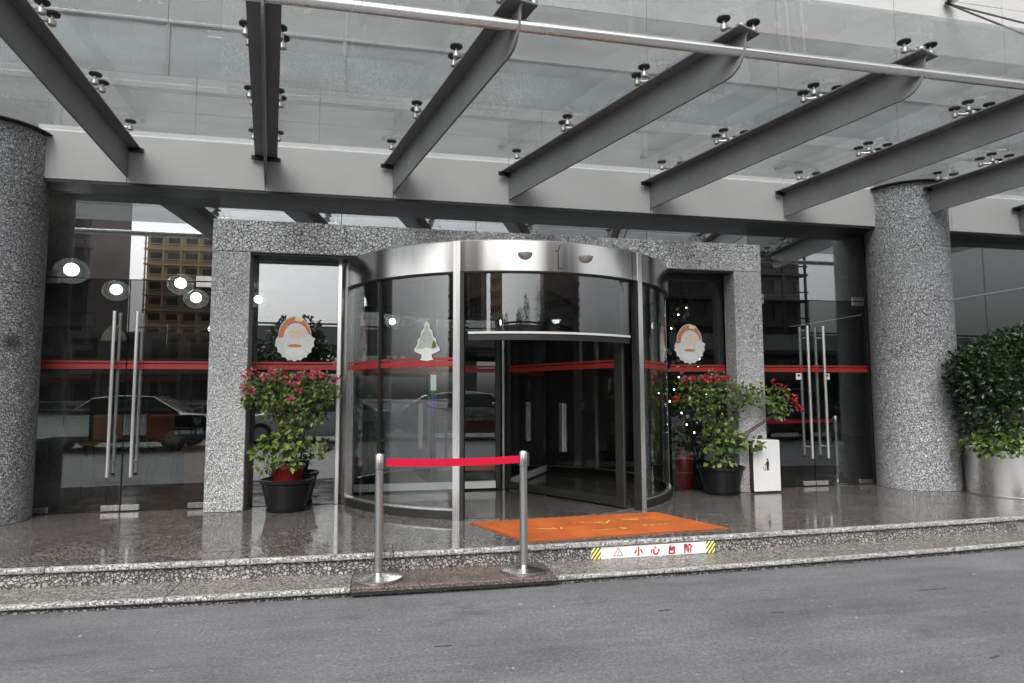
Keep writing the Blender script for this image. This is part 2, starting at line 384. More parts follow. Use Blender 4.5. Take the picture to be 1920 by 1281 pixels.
b = MB(); b.box(-250, 250, -400, 120, -1.2, -.21)
struct(b.build('road', M['road'], smooth=False))

# terrace floor: one sheet up to the border slabs
nst = 60
us = [U0 + (U1 - U0) * i / nst for i in range(nst + 1)]
b = MB(); vs = []; fs = []
for u in us:
    vs += [(u, nose_y(u) + .30, 0), (u, GY, 0), (u, nose_y(u) + .30, -.2), (u, GY, -.2)]
for i in range(nst):
    k = i * 4; fs += [(k, k + 4, k + 5, k + 1), (k, k + 2, k + 6, k + 4)]
b.add(vs, fs); terrace = struct(b.build('terrace_floor', M['floor'], smooth=False))

def slab_run(parent, name, mat, yf_front, yf_back, z0, z1, cuts, gap=.004, bevel=.006, zj=.0015, skip=None, seg=2):
    for i in range(len(cuts) - 1):
        a, c = cuts[i] + gap / 2, cuts[i + 1] - gap / 2
        if skip and skip(.5 * (a + c)): continue
        b = MB(); n = 3; dz = rnd.uniform(-zj, zj)
        for k in range(n):
            p, q = a + (c - a) * k / n, a + (c - a) * (k + 1) / n
            vs = [(p, yf_front(p), z0), (q, yf_front(q), z0), (q, yf_back(q), z0), (p, yf_back(p), z0)]
            b.hexa(vs, [(x, y, z1 + dz) for x, y, _ in vs])
        # weld inner walls
        me_o = b.build(name, mat, parent, smooth=False)
        bm = bmesh.new(); bm.from_mesh(me_o.data); bmesh.ops.remove_doubles(bm, verts=bm.verts, dist=1e-5)
        seen = {}
        for f in list(bm.faces):
            key = tuple(sorted(v.index for v in f.verts)); seen.setdefault(key, []).append(f)
        bmesh.ops.delete(bm, geom=[f for l in seen.values() if len(l) > 1 for f in l], context='FACES_ONLY')
        bmesh.ops.recalc_face_normals(bm, faces=bm.faces); bm.to_mesh(me_o.data); bm.free()
        if bevel:
            mo = me_o.modifiers.new('bevel', 'BEVEL'); mo.width = bevel; mo.segments = seg; mo.limit_method = 'ANGLE'; mo.angle_limit = math.radians(50)

cutsA = [U0]
while cutsA[-1] < U1 - 1.3: cutsA.append(cutsA[-1] + 1.22)
cutsA.append(U1)
cutsB = [c + .45 for c in cutsA[:-1]]; cutsB[0] = U0; cutsB.append(U1)
slab_run(terrace, 'border_slab', M['floor'], lambda u: nose_y(u) + .045, lambda u: nose_y(u) + .296, -.045, 0, cutsA, bevel=.002, seg=1)
slab_run(terrace, 'nosing_stone', M['nosing'], nose_y, lambda u: nose_y(u) + .043, -.042, .0005, cutsA, bevel=.012)
slab_run(terrace, 'riser_stone', M['riser'], lambda u: nose_y(u) + .025, lambda u: nose_y(u) + .29, -.2, -.0475, cutsB, bevel=.003, seg=1)
lower = struct(MB().box(U0, U1, -1.95, -1.90, -.4, -.205).build('lower_step', M['riser']))
TZ = -.143
cutsC = [-.145 - 1.22 * k for k in range(9, -1, -1)] + [1.356 + 1.22 * k for k in range(0, 11)]
inred = lambda u: -.145 < u < 1.356
slab_run(lower, 'tread_slab', M['tread'], lambda u: nose2_y(u) + .045, lambda u: nose_y(u) + .022, TZ - .05, TZ, cutsC, bevel=.002, skip=inred, seg=1)
slab_run(lower, 'nosing_stone', M['nosing'], nose2_y, lambda u: nose2_y(u) + .043, TZ - .032, TZ + .001, cutsC, bevel=.011, skip=inred)
slab_run(lower, 'red_tread_slab', M['red_granite'], lambda u: nose2_y(u) - .015, lambda u: nose_y(u) + .022, TZ - .028, TZ + .003, [-.145, 1.356], bevel=.004, seg=1)
slab_run(lower, 'edge_strip', M['dark'], lambda u: nose2_y(u) - .010, lambda u: nose2_y(u) + .03, TZ - .045, TZ - .0285, [-.145, 1.356], bevel=0)
slab_run(lower, 'riser_stone', M['riser'], lambda u: nose2_y(u) + .035, lambda u: nose2_y(u) + .2, -.3, TZ - .0505, cutsC, bevel=0)

# lobby shell behind the glass
struct(MB().box(U0, U1, GY + .002, 13, -.2, -.001).build('lobby_floor', M['infloor'], smooth=False))
struct(MB().box(U0, U1, GY + .10, 13, 3.62, 3.7).build('lobby_ceiling', M['inceil'], smooth=False))
struct(MB().box(U0, U1, 12.9, 13.1, 0, 3.615).build('lobby_back_wall', M['inwall'], smooth=False))
struct(MB().box(U0 - .2, U0, GY, 13, 0, 3.615).build('lobby_side_wall', M['inwall'], smooth=False))
struct(MB().box(U1, U1 + .2, GY, 13, 0, 3.615).build('lobby_side_wall', M['inwall'], smooth=False))

# ------------------------------------------------------------------ upper building wall above the canopy
bw = thing('hotel_building', 'pale panelled hotel wall rising above the glass canopy', 'building', (2, .1, 4.0))
MB().box(-14, 24, .18, .6, 3.72, 16).build('wall_core', M['joint'], bw, smooth=False)
rows = [(4.06, 4.33, 'wallgrey'), (4.335, 4.585, 'wallgrey'), (4.59, 4.74, 'wallmid'), (5.36, 6.10, 'wallmid'), (6.105, 6.95, 'wall'), (6.955, 8.1, 'wall'), (8.105, 9.3, 'wall'), (9.305, 12, 'wall')]
for z0, z1, mt in rows:
    x = -9.9; w = 1.32 if z0 < 5 else 1.9
    while x < 16:
        big = z0 > 8
        ww = w * (2.5 if big else 1)
        MB().box(x + .004, x + ww - .004, .10 + rnd.uniform(-.002, .002), .175, z0, z1).build('wall_panel', M[mt], bw, smooth=False)
        x += ww
x = -9.9
while x < 16:
    f = MB().box(x + .02, x + 1.88, .135, .15, 4.76, 5.34).build('window', M['wallglass'], bw, smooth=False)
    MB().box(x - .02, x + .018, .11, .17, 4.75, 5.35).build('mullion', M['wallgrey'], f, smooth=False)
    x += 1.9

# header fascia over the glass front
hd = thing('header_fascia', 'long silver metal fascia over the glass front, canopy beams fixed to it', 'fascia', (1.9, 0, 3.46))
hx = [-3.44, -2.585, -1.204, .179, 1.53, 3.325, 5.19, 6.58]
for i in range(len(hx) - 1):
    MB().box(hx[i] + .003, hx[i + 1] - .003, -.06, .0, 3.46, 4.03).build('fascia_panel', M['header'], hd, smooth=False, bevel=.004)
for a, c in ((7.53, 7.80), (7.80, 8.95), (8.95, 10.6)):
    MB().box(a + .003, c - .003, -.06, .0, 3.46, 4.03).build('fascia_panel', M['header'], hd, smooth=False, bevel=.004)
MB().box(-8, -4.3, -.06, 0, 3.46, 4.03).build('fascia_panel', M['header'], hd, smooth=False, bevel=.004)
MB().box(-8.2, 12, -.052, GY + .05, 3.43, 3.458).build('soffit', M['dark'], hd, smooth=False)
MB().box(-8.2, 12, .002, .17, 3.458, 4.02).build('core', M['dark'], hd, smooth=False)

# ------------------------------------------------------------------ stone columns
def column(x, y, r, label, zcuts):
    c = thing('stone_column', label, 'column', (x, y, 0), 'round granite columns')
    for i in range(len(zcuts) - 1):
        d = MB().lathe([(r - .003, zcuts[i] + .0012), (r, zcuts[i] + .004), (r, zcuts[i + 1] - .004), (r - .003, zcuts[i + 1] - .0012)], (x, y, 0), 56)
        d.build('stone_drum', M['column'], c)
    MB().lathe([(r - .008, .001), (r - .008, zcuts[-1])], (x, y, 0), 40).build('core', M['joint'], c)
    MB().lathe([(r + .02, zcuts[-1]), (r + .06, zcuts[-1] + .008), (r + .06, zcuts[-1] + .018), (r - .05, zcuts[-1] + .02)], (x, y, 0), 56).build('cap_ring', M['dark'], c)
column(-3.86, -.02, .505, 'thick round granite column with a dark round patch, left of the glass doors', [0, 2.33, 3.12, 3.90])
column(7.06, -.03, .50, 'thick round granite column beside the steel planter', [0, 2.40, 3.12, 3.955])

# ------------------------------------------------------------------ stone portal
pt = thing('stone_portal', 'rough grey granite frame around the revolving door', 'portal', (1.56, .1, 0))
MB().box(-1.735, -1.345, 0, .26, 0, 2.785).build('leg', M['leg'], pt, smooth=False, bevel=.006)
MB().box(4.475, 4.86, 0, .26, 0, 2.785).build('leg', M['leg'], pt, smooth=False, bevel=.006)
MB().box(-1.737, 4.862, -.002, .262, 2.787, 3.142).build('lintel', M['portal'], pt, smooth=False, bevel=.006)
MB().box(-1.34, 4.47, .03, .262, 2.765, 2.786).build('reveal_strip', M['dark'], pt, smooth=False)

# ------------------------------------------------------------------ fixed glazing
def stripes(name, parent, x0, x1, y):
    MB().box(x0, x1, y - .0015, y, 1.512, 1.566).build(name, M['stripe'], parent, smooth=False)
    MB().box(x0, x1, y - .0015, y, 1.578, 1.600).build(name, M['stripe'], parent, smooth=False)
gt = thing('transom_glazing', 'strip of fixed panes between the stone portal and the dark soffit', 'window', (1.6, GY, 3.14))
tx = [-1.757, -.407, 1.186, 3.42, 4.862]
for i in range(4):
    MB().box(tx[i] + .004, tx[i + 1] - .004, GY, GY + .012, 3.10, 3.43).build('pane', M['mirror'], gt, smooth=False)
for nm, lab, x0, x1 in (('fanlight', 'large fixed pane above the glass doors with long hung lamps behind', -3.50, -1.757), ('fanlight', 'large fixed pane above the glass doors next to the bin', 4.866, 6.62)):
    f = thing(nm, lab, 'window', ((x0 + x1) / 2, GY, 2.5), 'panes over the doors')
    MB().box(x0, x1, GY, GY + .012, 2.492, 3.43).build('pane', M['fan'], f, smooth=False)
    MB().box(x0, x1, GY + .002, GY + .010, 2.4845, 2.4915).build('edge_seal', M['dark'], f, smooth=False)
sw = thing('side_window', 'tall side pane behind the flowering pot, stone pier at its edge and tree sticker missing', 'window', (-.9, GY, 0), 'side panes of the portal')
sw['label'] = 'tall fixed pane behind the flowers, between the stone leg and the revolving drum, reflecting sky and trees'
MB().box(-1.345, -.43, GY, GY + .012, .006, 2.785).build('pane', M['side'], sw, smooth=False)
MB().box(-.428, -.385, GY - .03, GY + .03, .002, 2.785).build('mullion', M['bright'], sw, smooth=False, bevel=.004)
stripes('safety_stripe', sw, -1.345, -.43, GY - .001)
sw2 = thing('side_window', 'tall fixed pane with the fir tree and red tin standing behind it', 'window', (4.1, GY, 0), 'side panes of the portal')
MB().box(3.70, 4.30, GY, GY + .012, .006, 2.785).build('pane', M['glass'], sw2, smooth=False)
MB().box(4.306, 4.474, GY, GY + .012, .006, 2.785).build('pane', M['glass'], sw2, smooth=False)
MB().box(3.70, 4.474, GY - .02, GY + .03, 2.70, 2.785).build('head_rail', M['dark'], sw2, smooth=False)
MB().box(4.40, 4.474, GY + .02, GY + .09, .006, 2.70).build('frame_post', M['dark'], sw2, smooth=False)
stripes('safety_stripe', sw2, 3.70, 4.474, GY - .001)
es = thing('corner_window', 'fixed dark pane beyond the column behind the planter shrub', 'window', (9, GY, 0))
for a, c in ((7.50, 8.66), (8.67, 10.6)):
    MB().box(a, c, GY, GY + .012, .006, 3.43).build('pane', M['glass'], es, smooth=False)
ws = thing('corner_window', 'fixed dark pane on the outer side of the stained column', 'window', (-6, GY, 0))
MB().box(-8.0, -4.3, GY, GY + .012, .006, 3.43).build('pane', M['glass'], ws, smooth=False)
# jamb posts beside columns
jm = tag(MB().box(6.625, 6.70, GY - .03, GY + .06, 0, 3.43).build('door_jamb', M['dark'], smooth=False), 'dark narrow jamb between the glass door and the round column', 'jamb')
jm2 = tag(MB().box(-3.56, -3.505, GY - .03, GY + .06, 0, 3.43).build('door_jamb', M['dull'], smooth=False), 'narrow steel jamb between the stained column and the glass door', 'jamb')

# ------------------------------------------------------------------ frameless glass doors
def door(label, x0, x1, hx_, hinge, sticker):
    d = thing('glass_door', label, 'door', ((x0 + x1) / 2, GY, 0), 'frameless glass door leaves')
    MB().box(x0 + .003, x1 - .003, GY, GY + .012, .012, 2.482).build('pane', M['glass'], d, smooth=False)
    MB().box(x0 + .003, x1 - .003, GY - .0025, GY - .0005, 1.512, 1.566).build('safety_stripe', M['stripe'], d, smooth=False)
    MB().box(x0 + .003, x1 - .003, GY - .0025, GY - .0005, 1.578, 1.600).build('safety_stripe', M['stripe'], d, smooth=False)
    h = MB()
    h.tube([(hx_, GY - .075, .37), (hx_, GY - .075, 2.13)], .019, 14)
    h.tube([(hx_, GY + .087, .40), (hx_, GY + .087, 2.13)], .019, 14)
    hb = h.build('handle', M['bright'], d)
    k = MB()
    for z in (.52, 1.97): k.tube([(hx_, GY - .075, z), (hx_, GY + .087, z)], .011, 10)
    k.build('standoff', M['fitting'], hb)
    # patch fittings: bottom at hinge and meeting edge, top at hinge
    s = 1 if hinge == 'L' else -1
    xe = x0 if hinge == 'L' else x1
    for z0, z1 in ((.012, .07), (2.425, 2.483), (2.493, 2.55)):
        MB().box(min(xe + s * .004, xe + s * .20), max(xe + s * .004, xe + s * .20), GY - .012, GY + .024, z0, z1).build('patch_fitting', M['steel'], d, smooth=False, bevel=.003)
    xm = x1 if hinge == 'L' else x0
    p = MB().box(min(xm - s * .004, xm - s * .18), max(xm - s * .004, xm - s * .18), GY - .012, GY + .024, .012, .068).build('patch_fitting', M['bright'], d, smooth=False, bevel=.003)
    MB().lathe([(.012, 0), (.012, .004)], (0, 0, 0), 12).build('lock_keyhole', M['ink'], p)
    kk = kids(p)[0] if False else None
    if sticker:
        x = hx_ + sticker
        st = MB().box(x - .04, x + .04, GY - .003, GY - .001, 1.41, 1.495).build('door_label', M['white'], d, smooth=False)
        MB().box(x - .018, x + .02, GY - .0045, GY - .0032, 1.452, 1.478).build('label_print', M['ink'], st, smooth=False)
    return d
D1 = door('glass door leaf hinged beside the stained column, long steel bar handle', -3.50, -2.625, -2.735, 'L', 0)
D2 = door('glass door leaf hinged at the stone portal leg next to the stained column', -2.617, -1.757, -2.51, 'R', 0)
D3 = door('glass door leaf beside the white bin with a small white label left of its bar handle', 4.866, 5.742, 5.655, 'L', -.105)
D4 = door('glass door leaf hinged beside the column with the planter, white label right of its bars', 5.75, 6.62, 5.895, 'R', .085)

# ------------------------------------------------------------------ revolving door
RC = (1.658, .947); RR = 2.131
rv = thing('revolving_door', 'round steel and glass revolving door in the granite frame', 'revolving door', (RC[0], RC[1], 0))
def pol(r, a, z): a = math.radians(a); return (RC[0] + r * sin(a), RC[1] - r * cos(a), z)
for a0, a1 in ((-112, -24.9), (-24.6, 29.6), (29.9, 112)):
    MB().arc(RC, RR - .04, RR, 2.458, 2.762, a0, a1, 40).build('fascia_panel', M['drum'], rv)
MB().arc(RC, RR - .04, RR, 2.458, 2.762, 112.3, 247.7, 40).build('fascia_panel', M['dull'], rv)
MB().lathe([(RR - .045, 2.50), (RR - .045, 2.52)], (*RC, 0), 64).build('drum_ceiling', M['inceil'], rv)
MB().lathe([(RR - .01, 2.763), (RR - .01, 2.775)], (*RC, 0), 64).build('drum_roof', M['dull'], rv)
MB().arc(RC, RR - .075, RR - .005, 2.445, 2.4575, -112, 112, 60).build('bottom_trim', M['dark'], rv)
GR = RR - .045
def cglass(a0, a1, z0, z1, n=20):
    g = MB().arc(RC, GR - .012, GR, z0, z1, a0, a1, n).build('curved_pane', M['curved'], rv)
    return g
panes = [(-110, -90.4), (-90, -50.6), (-50.2, -25.2)]
for a0, a1 in panes + [(34.8, 74.8), (75.2, 110)]:
    cglass(a0, a1, .10, 2.445)
for a0, a1 in ((-110, -25.2), (34.8, 110)):
    MB().arc(RC, GR + .0008, GR + .0022, 1.505, 1.560, a0, a1, 40).build('safety_stripe', M['stripe'], rv)
    MB().arc(RC, GR + .0008, GR + .0022, 1.572, 1.594, a0, a1, 40).build('safety_stripe', M['stripe'], rv)
    MB().arc(RC, GR - .04, GR + .035, .0, .085, a0, a1, 40).build('base_ring', M['dark'], rv)
    MB().arc(RC, GR - .03, GR + .02, .086, .1, a0, a1, 40).build('base_trim', M['bright'], rv)
for a in (-50.4, 75.0, -90.2):
    MB().arc(RC, GR - .022, GR + .008, .1, 2.445, a - .45, a + .45, 2).build('mullion', M['dark'], rv)
for a0, a1, mt in ((-24.9, -23.0, 'bright'), (32.2, 34.4, 'bright'), (30.8, 32.1, 'dark'), (-22.9, -21.9, 'dark')):
    MB().arc(RC, RR - .055, RR + .004, .001, 2.457 if mt == 'dark' else 2.770, a0, a1, 3).build('post', M[mt], rv)
for a0, a1, mt in ((-78, -75, 'bright'), (-72.5, -67.5, 'steel'), (76, 78.5, 'dull')):
    MB().arc(RC, RR - .08, RR + .003, .001, 2.456, a0, a1, 3).build('post', M[mt], rv)
# transom over the opening
MB().arc(RC, GR - .05, GR + .012, 1.828, 1.850, -21, 29.5, 30).build('transom_bar', M['white'], rv)
MB().arc(RC, GR - .012, GR, 1.851, 2.445, -21, 29.5, 20).build('curved_pane', M['curved'], rv)
MB().arc(RC, GR - .045, GR + .0, 1.765, 1.8275, -21, 29.5, 30).build('header_rail', M['dark'], rv)
# floor ring and mat inside the drum
MB().lathe([(RR - .1, .0), (RR - .1, .004)], (*RC, 0), 64).build('drum_floor', M['infloor'], rv)
# rotor: three wings on a shaft
MB().lathe([(.035, .01), (.035, 2.44)], (*RC, 0), 20).build('shaft', M['steel'], rv)
for a in (29., -91., 149.):
    def wp(r, off, z):
        t = math.radians(a); return (RC[0] + r * sin(t) + off * cos(t), RC[1] - r * cos(t) + off * sin(t), z)
    def wbox(mb, r0, r1, o, z0, z1):
        mb.hexa([wp(r0, -o, z0), wp(r1, -o, z0), wp(r1, o, z0), wp(r0, o, z0)], [wp(r0, -o, z1), wp(r1, -o, z1), wp(r1, o, z1), wp(r0, o, z1)])
        return mb
    fr = MB()
    wbox(fr, .05, .11, .028, .02, 2.36); wbox(fr, 1.90, 2.0, .028, .02, 2.36); wbox(fr, .112, 1.898, .026, 2.28, 2.355)
    w_ = fr.build('door_wing', M['dark'], rv, smooth=False)
    wbox(MB(), .112, 1.898, .026, .025, .115).build('bottom_rail', M['white' if a < 0 else ('dark' if a < 100 else 'header')], w_, smooth=False, bevel=.003)  # light put into rail colour: white on the lit wing, duller on the others
    wbox(MB(), .111, 1.899, .006, .116, 2.279).build('pane', M['curved'], w_, smooth=False)
    wbox(MB(), .112, 1.898, .0085, 1.512, 1.566).build('safety_stripe', M['stripe'], w_, smooth=False)
    wbox(MB(), .112, 1.898, .0085, 1.578, 1.60).build('safety_stripe', M['stripe'], w_, smooth=False)
    ph = MB(); wbox(ph, 1.05, 1.11, .035, .55, 1.12)
    ph.build('push_plate', M['steel'], w_, smooth=False, bevel=.004)
    MB().tube([wp(1.99, .0, .02), wp(1.99, 0, 2.34)], .022, 10).build('brush_seal', M['black'], w_)
# sensors and mark on the drum fascia
for a in (-5.35, 12.3):
    c = pol(RR + .001, a, 2.635); mb = MB(); vs = []; fs = []; nu, nv = 16, 7
    t = math.radians(a); e1 = Vector((cos(t), sin(t), 0)); e2 = Vector((sin(t), -cos(t), 0))
    pr = MB()
    for i in range(nv + 1):
        ph_ = PI / 2 * i / nv
        for k in range(nu + 1):
            th = PI * k / nu
            p = Vector(c) + e1 * (.075 * cos(th) * cos(ph_)) + e2 * (.07 * sin(ph_) * 1.0) + Vector((0, 0, -.068 * sin(th) * cos(ph_)))
            vs.append(p)
    for i in range(nv):
        for k in range(nu):
            q = i * (nu + 1) + k; fs.append((q, q + 1, q + nu + 2, q + nu + 1))
    # flat top lid
    cap = [i * (nu + 1) for i in range(nv + 1)] + [i * (nu + 1) + nu for i in range(nv, -1, -1)]
    fs.append(tuple(cap)); pr.add(vs, fs); pr.build('motion_sensor', M['fitting'], rv)
mk = MB()
def strip_on_drum(mb, pts, w):
    for (a0, z0), (a1, z1) in zip(pts, pts[1:]):
        p0, p1 = Vector(pol(RR + .003, a0, z0)), Vector(pol(RR + .003, a1, z1))
        nrm = (Vector((p0.x - RC[0], p0.y - RC[1], 0))).normalized()
        mb.bar(p0, p1, w, .003, nrm)
strip_on_drum(mk, [(4.0, 2.49), (3.9, 2.655)], .008)
strip_on_drum(mk, [(2.9, 2.668), (3.9, 2.668), (4.5, 2.735)], .009)
strip_on_drum(mk, [(3.8, 2.49), (4.9, 2.49)], .007)
mk.build('fascia_mark', M['ink'], rv, smooth=False)

# ------------------------------------------------------------------ glass canopy
ZF, SG = 3.845, .03
def zfl(y): return ZF + SG * (-y - .06)
cn = thing('glass_canopy', 'steel and glass canopy of grey tapering beams over the entrance', 'canopy', (2, -.06, 3.9))
beams = [((-2.585, -.062), (-2.46, -3.23)), ((-1.204, -.062), (-.735, -3.23)), ((.179, -.062), (.965, -3.23)), ((1.53, -.062), (2.71, -3.23)),
         ((3.325, -.062), (4.315, -3.22)), ((5.19, -.062), (5.95, -3.22)), ((6.99, -.535), (7.58, -3.21)), ((8.95, -.062), (9.45, -3.21))]
def bpt(bm_, y):
    (x0, y0), (x1, y1) = bm_; t = (y - y0) / (y1 - y0); return x0 + (x1 - x0) * t
bolt_me = None; hub_me = None
for bi, bm_ in enumerate(beams):
    (x0, y0), (x1, y1) = bm_; L = math.hypot(x1 - x0, y1 - y0); d = Vector((x1 - x0, y1 - y0, 0)) / L; w = Vector((-d.y, d.x, 0))
    def P(s, off, z): return (x0 + d.x * s + w.x * off, y0 + d.y * s + w.y * off, z)
    zt0, zt1 = zfl(y0), zfl(y1)
    def zt(s): return zt0 + (zt1 - zt0) * s / L
    prof = [(0, zt0 - .008), (0, zt0 - .325), (.03, zt0 - .325)]
    dep = .325
    for k in range(9):
        a = PI / 2 * k / 8
        prof.append((L - .26 + .24 * sin(a) ** 1.0, zt(L) - dep + .02 + (dep - .06) * (1 - cos(a)) ** 1.25))
    prof += [(L, zt(L) - .008)]
    web = MB().prism(prof, lambda s, z, t: P(s, t, z), -.010, .010).build('beam', M['beam'], cn, smooth=False, bevel=.002)
    fl = MB(); fl.hexa([P(.0, -.117, zt0 - .0075), P(L + .02, -.117, zt(L) - .0075), P(L + .02, .117, zt(L) - .0075), P(0, .117, zt0 - .0075)],
                       [P(.0, -.117, zt0 + .007), P(L + .02, -.117, zt(L) + .007), P(L + .02, .117, zt(L) + .007), P(0, .117, zt0 + .007)])
    fl.build('flange', M['beam'], web, smooth=False, bevel=.002)
    br = MB(); br.hexa([P(.002, -.15, zt0 - .05), P(.03, -.15, zt0 - .05), P(.03, -.012, zt0 - .05), P(.002, -.012, zt0 - .05)], [P(.002, -.15, zt0 - .009), P(.03, -.15, zt0 - .009), P(.03, -.012, zt0 - .009), P(.002, -.012, zt0 - .009)])
    br.hexa([P(.002, .012, zt0 - .05), P(.03, .012, zt0 - .05), P(.03, .15, zt0 - .05), P(.002, .15, zt0 - .05)], [P(.002, .012, zt0 - .009), P(.03, .012, zt0 - .009), P(.03, .15, zt0 - .009), P(.002, .15, zt0 - .009)])
    br.build('bracket', M['dark'], web, smooth=False)
    # spider fittings: hub with arms, bolts up to the glass
    for yi, yy in enumerate((-.43, -1.29, -2.31, -3.17)):
        if yy > y0 - .1: yy = y0 - .2
        x = bpt(bm_, yy); zb = zfl(yy) + .0075
        offs = [(-.125, -.075), (.125, -.075), (.125, .075), (-.125, .075)]
        if yi == 3: offs = [(-.125, .03), (.125, .03)]
        if yi == 0: offs = [(-.125, .0), (.125, .0)]
        h = MB(); h.lathe([(.030, 0), (.026, .030), (.038, .036), (.038, .062), (.020, .074)], (x, yy, zb), 14)
        for ox, oy in offs:
            h.tube([(x, yy, zb + .05), (x + ox * .55, yy + oy * .55, zb + .045), (x + ox, yy + oy, zb + .062)], [.016, .013, .014], 8)
        hb = h.build('spider_fitting', M['fitting'], cn)
        for ox, oy in offs:
            bl = MB().lathe([(.016, .022), (.028, .030), (.028, .066), (.018, .072), (.011, .080), (.011, .104)], (x + ox, yy + oy, zb), 12).build('bolt', M['fitting'], hb)
            MB().lathe([(.016, .1045), (.050, .110), (.052, .1215), (.030, .122)], (x + ox, yy + oy, zb), 18).build('glass_disc', M['dark'], hb)
# panes
ylines = [-.066, -1.29, -2.31, -3.47]
edge = [((-6.6, -.062), (-6.6, -3.22))] + beams[:6] + [((6.72, -.062), (7.58, -3.21))] + [beams[7], ((11.2, -.062), (11.5, -3.22))]
for i in range(len(edge) - 1):
    for r in range(3):
        ya, yb = ylines[r] - .002, ylines[r + 1] + .002
        za, zb = zfl(ya) + .130, zfl(yb) + .130
        q = [(bpt(edge[i], ya) + .004, ya), (bpt(edge[i + 1], ya) - .004, ya), (bpt(edge[i + 1], yb) - .004, yb), (bpt(edge[i], yb) + .004, yb)]
        zz = [za, za, zb, zb]
        MB().hexa([(x, y, z) for (x, y), z in zip(q, zz)], [(x, y, z + .006) for (x, y), z in zip(q, zz)]).build('glass_pane', M['canopy'], cn, smooth=False)
MB().tube([(-6, -3.155, 3.808), (11.5, -3.155, 3.808)], .041, 24).build('tie_pipe', M['pipe'], cn)
for p1 in ((9.42, -3.1, 4.02), (7.55, -2.9, 4.02)):
    MB().tube([(8.1, .09, 6.9), p1], .013, 8).build('tie_rod', M['dark'], cn)
MB().lathe([(.09, 0), (.09, .03), (.05, .05)], (8.1, 0, 6.88), 14).build('rod_anchor', M['fitting'], cn)

# ================================================================== OBJECTS ON THE TERRACE
# welcome mat
A, B_, C_, D_ = Vector((.90, -1.175)), Vector((1.238, -2.085)), Vector((3.165, -1.955)), Vector((2.864, -1.06))
ctr = (A + B_ + C_ + D_) / 4
mt_ = thing('entrance_mat', 'orange entrance mat with worn yellow lettering before the revolving door', 'mat', (ctr.x, ctr.y, 0))
def quadslab(corners, z0, z1): return MB().hexa([(p.x, p.y, z0) for p in corners], [(p.x, p.y, z1) for p in corners])
quadslab([A, B_, C_, D_], .001, .007).build('mat_edge', M['matedge'], mt_, smooth=False)
ins = [p + (ctr - p) * .025 for p in (A, B_, C_, D_)]
quadslab(ins, .0072, .012).build('mat_field', M['mat'], mt_, smooth=False, bevel=.002)
def on_mat(s, t): return A + (D_ - A) * s + (B_ - A) * t + (A - D_ + C_ - B_) * (s * t)
let = MB()
def mstroke(pts, w=.016):
    for p, q in zip(pts, pts[1:]):
        p, q = on_mat(*p), on_mat(*q); let.bar((p.x, p.y, .0128), (q.x, q.y, .0128), w, .001)
mstroke([(.52, .38), (.56, .46)]); mstroke([(.56, .46), (.62, .33)], .02); mstroke([(.54, .40), (.57, .36)], .01)
mstroke([(.70, .30), (.76, .38)], .02); mstroke([(.74, .30), (.79, .29)], .013); mstroke([(.81, .34), (.83, .33)], .012); mstroke([(.85, .32), (.87, .33)], .012)
mstroke([(.20, .50), (.26, .58)]); mstroke([(.27, .50), (.27, .60)], .01); mstroke([(.31, .52), (.29, .60)], .013)
for s in (.42, .45, .47, .50): mstroke([(s, .36 + .02 * sin(s * 90)), (s + .014, .36)], .01)
for s in (.40, .42, .44, .455, .47, .485, .50): mstroke([(s, .74 + .02 * sin(s * 200)), (s + .012, .75)], .012)
mstroke([(.545, .70), (.565, .74), (.55, .77), (.54, .73)], .013)
for s in (.68, .72, .76, .79): mstroke([(s, .66), (s + .02, .655)], .015)
stuff(let.build('lettering', M['yellow'], mt_, smooth=False))

# warning sign on the riser
sy = nose_y(2.3) + .025 - .010
sg = thing('step_warning_sign', 'white step warning strip with red characters and hazard ends on the step riser', 'sign', (2.32, sy, -.1))
x0, x1, z0, z1 = 1.77, 2.885, -.1415, -.046
MB().box(x0, x1, sy - .003, sy + .003, z0, z1).build('plate', M['white'], sg, smooth=False)
for xa in (x0, x1 - .082):
    hz = MB().box(xa, xa + .082, sy - .0042, sy - .0032, z0, z1).build('hazard_end', M['hazard'], sg, smooth=False)
    st = MB()
    for k in range(-3, 5):
        c0 = xa + k * .034
        poly = []
        for (px, pz) in ((c0, z0), (c0 + .014, z0), (c0 + .014 + .075, z1), (c0 + .075, z1)): poly.append((px, pz))
        # clip in x
        def clip(poly, lim, lo):
            out = []
            for i in range(len(poly)):
                p, q = poly[i], poly[(i + 1) % len(poly)]
                ip = (p[0] >= lim) if lo else (p[0] <= lim); iq = (q[0] >= lim) if lo else (q[0] <= lim)
                if ip: out.append(p)
                if ip != iq:
                    t = (lim - p[0]) / (q[0] - p[0]); out.append((lim, p[1] + (q[1] - p[1]) * t))
            return out
        poly = clip(poly, xa, True)
        if poly: poly = clip(poly, xa + .082, False)
        if len(poly) >= 3: st.prism(poly, lambda a, b_, t: (a, t, b_), sy - .0052, sy - .0044)
    st.build('hazard_bar', M['ink'], hz, smooth=False)
def stroke2(mb, pts, w):
    for p, q in zip(pts, pts[1:]):
        mb.bar((p[0], sy - .0042, p[1]), (q[0], sy - .0042, q[1]), w, .0012, (0, 1, 0))
tri = MB(); tx0, tz0 = 2.005, -.122
stroke2(tri, [(tx0 - .04, tz0), (tx0 + .04, tz0)], .0045); stroke2(tri, [(tx0 - .04, tz0), (tx0, tz0 + .062)], .0045); stroke2(tri, [(tx0 + .04, tz0), (tx0, tz0 + .062)], .0045)
stroke2(tri, [(tx0, tz0 + .018), (tx0, tz0 + .042)], .004); stroke2(tri, [(tx0, tz0 + .008), (tx0, tz0 + .013)], .004)
tri.build('warning_triangle', M['redprint'], sg, smooth=False)
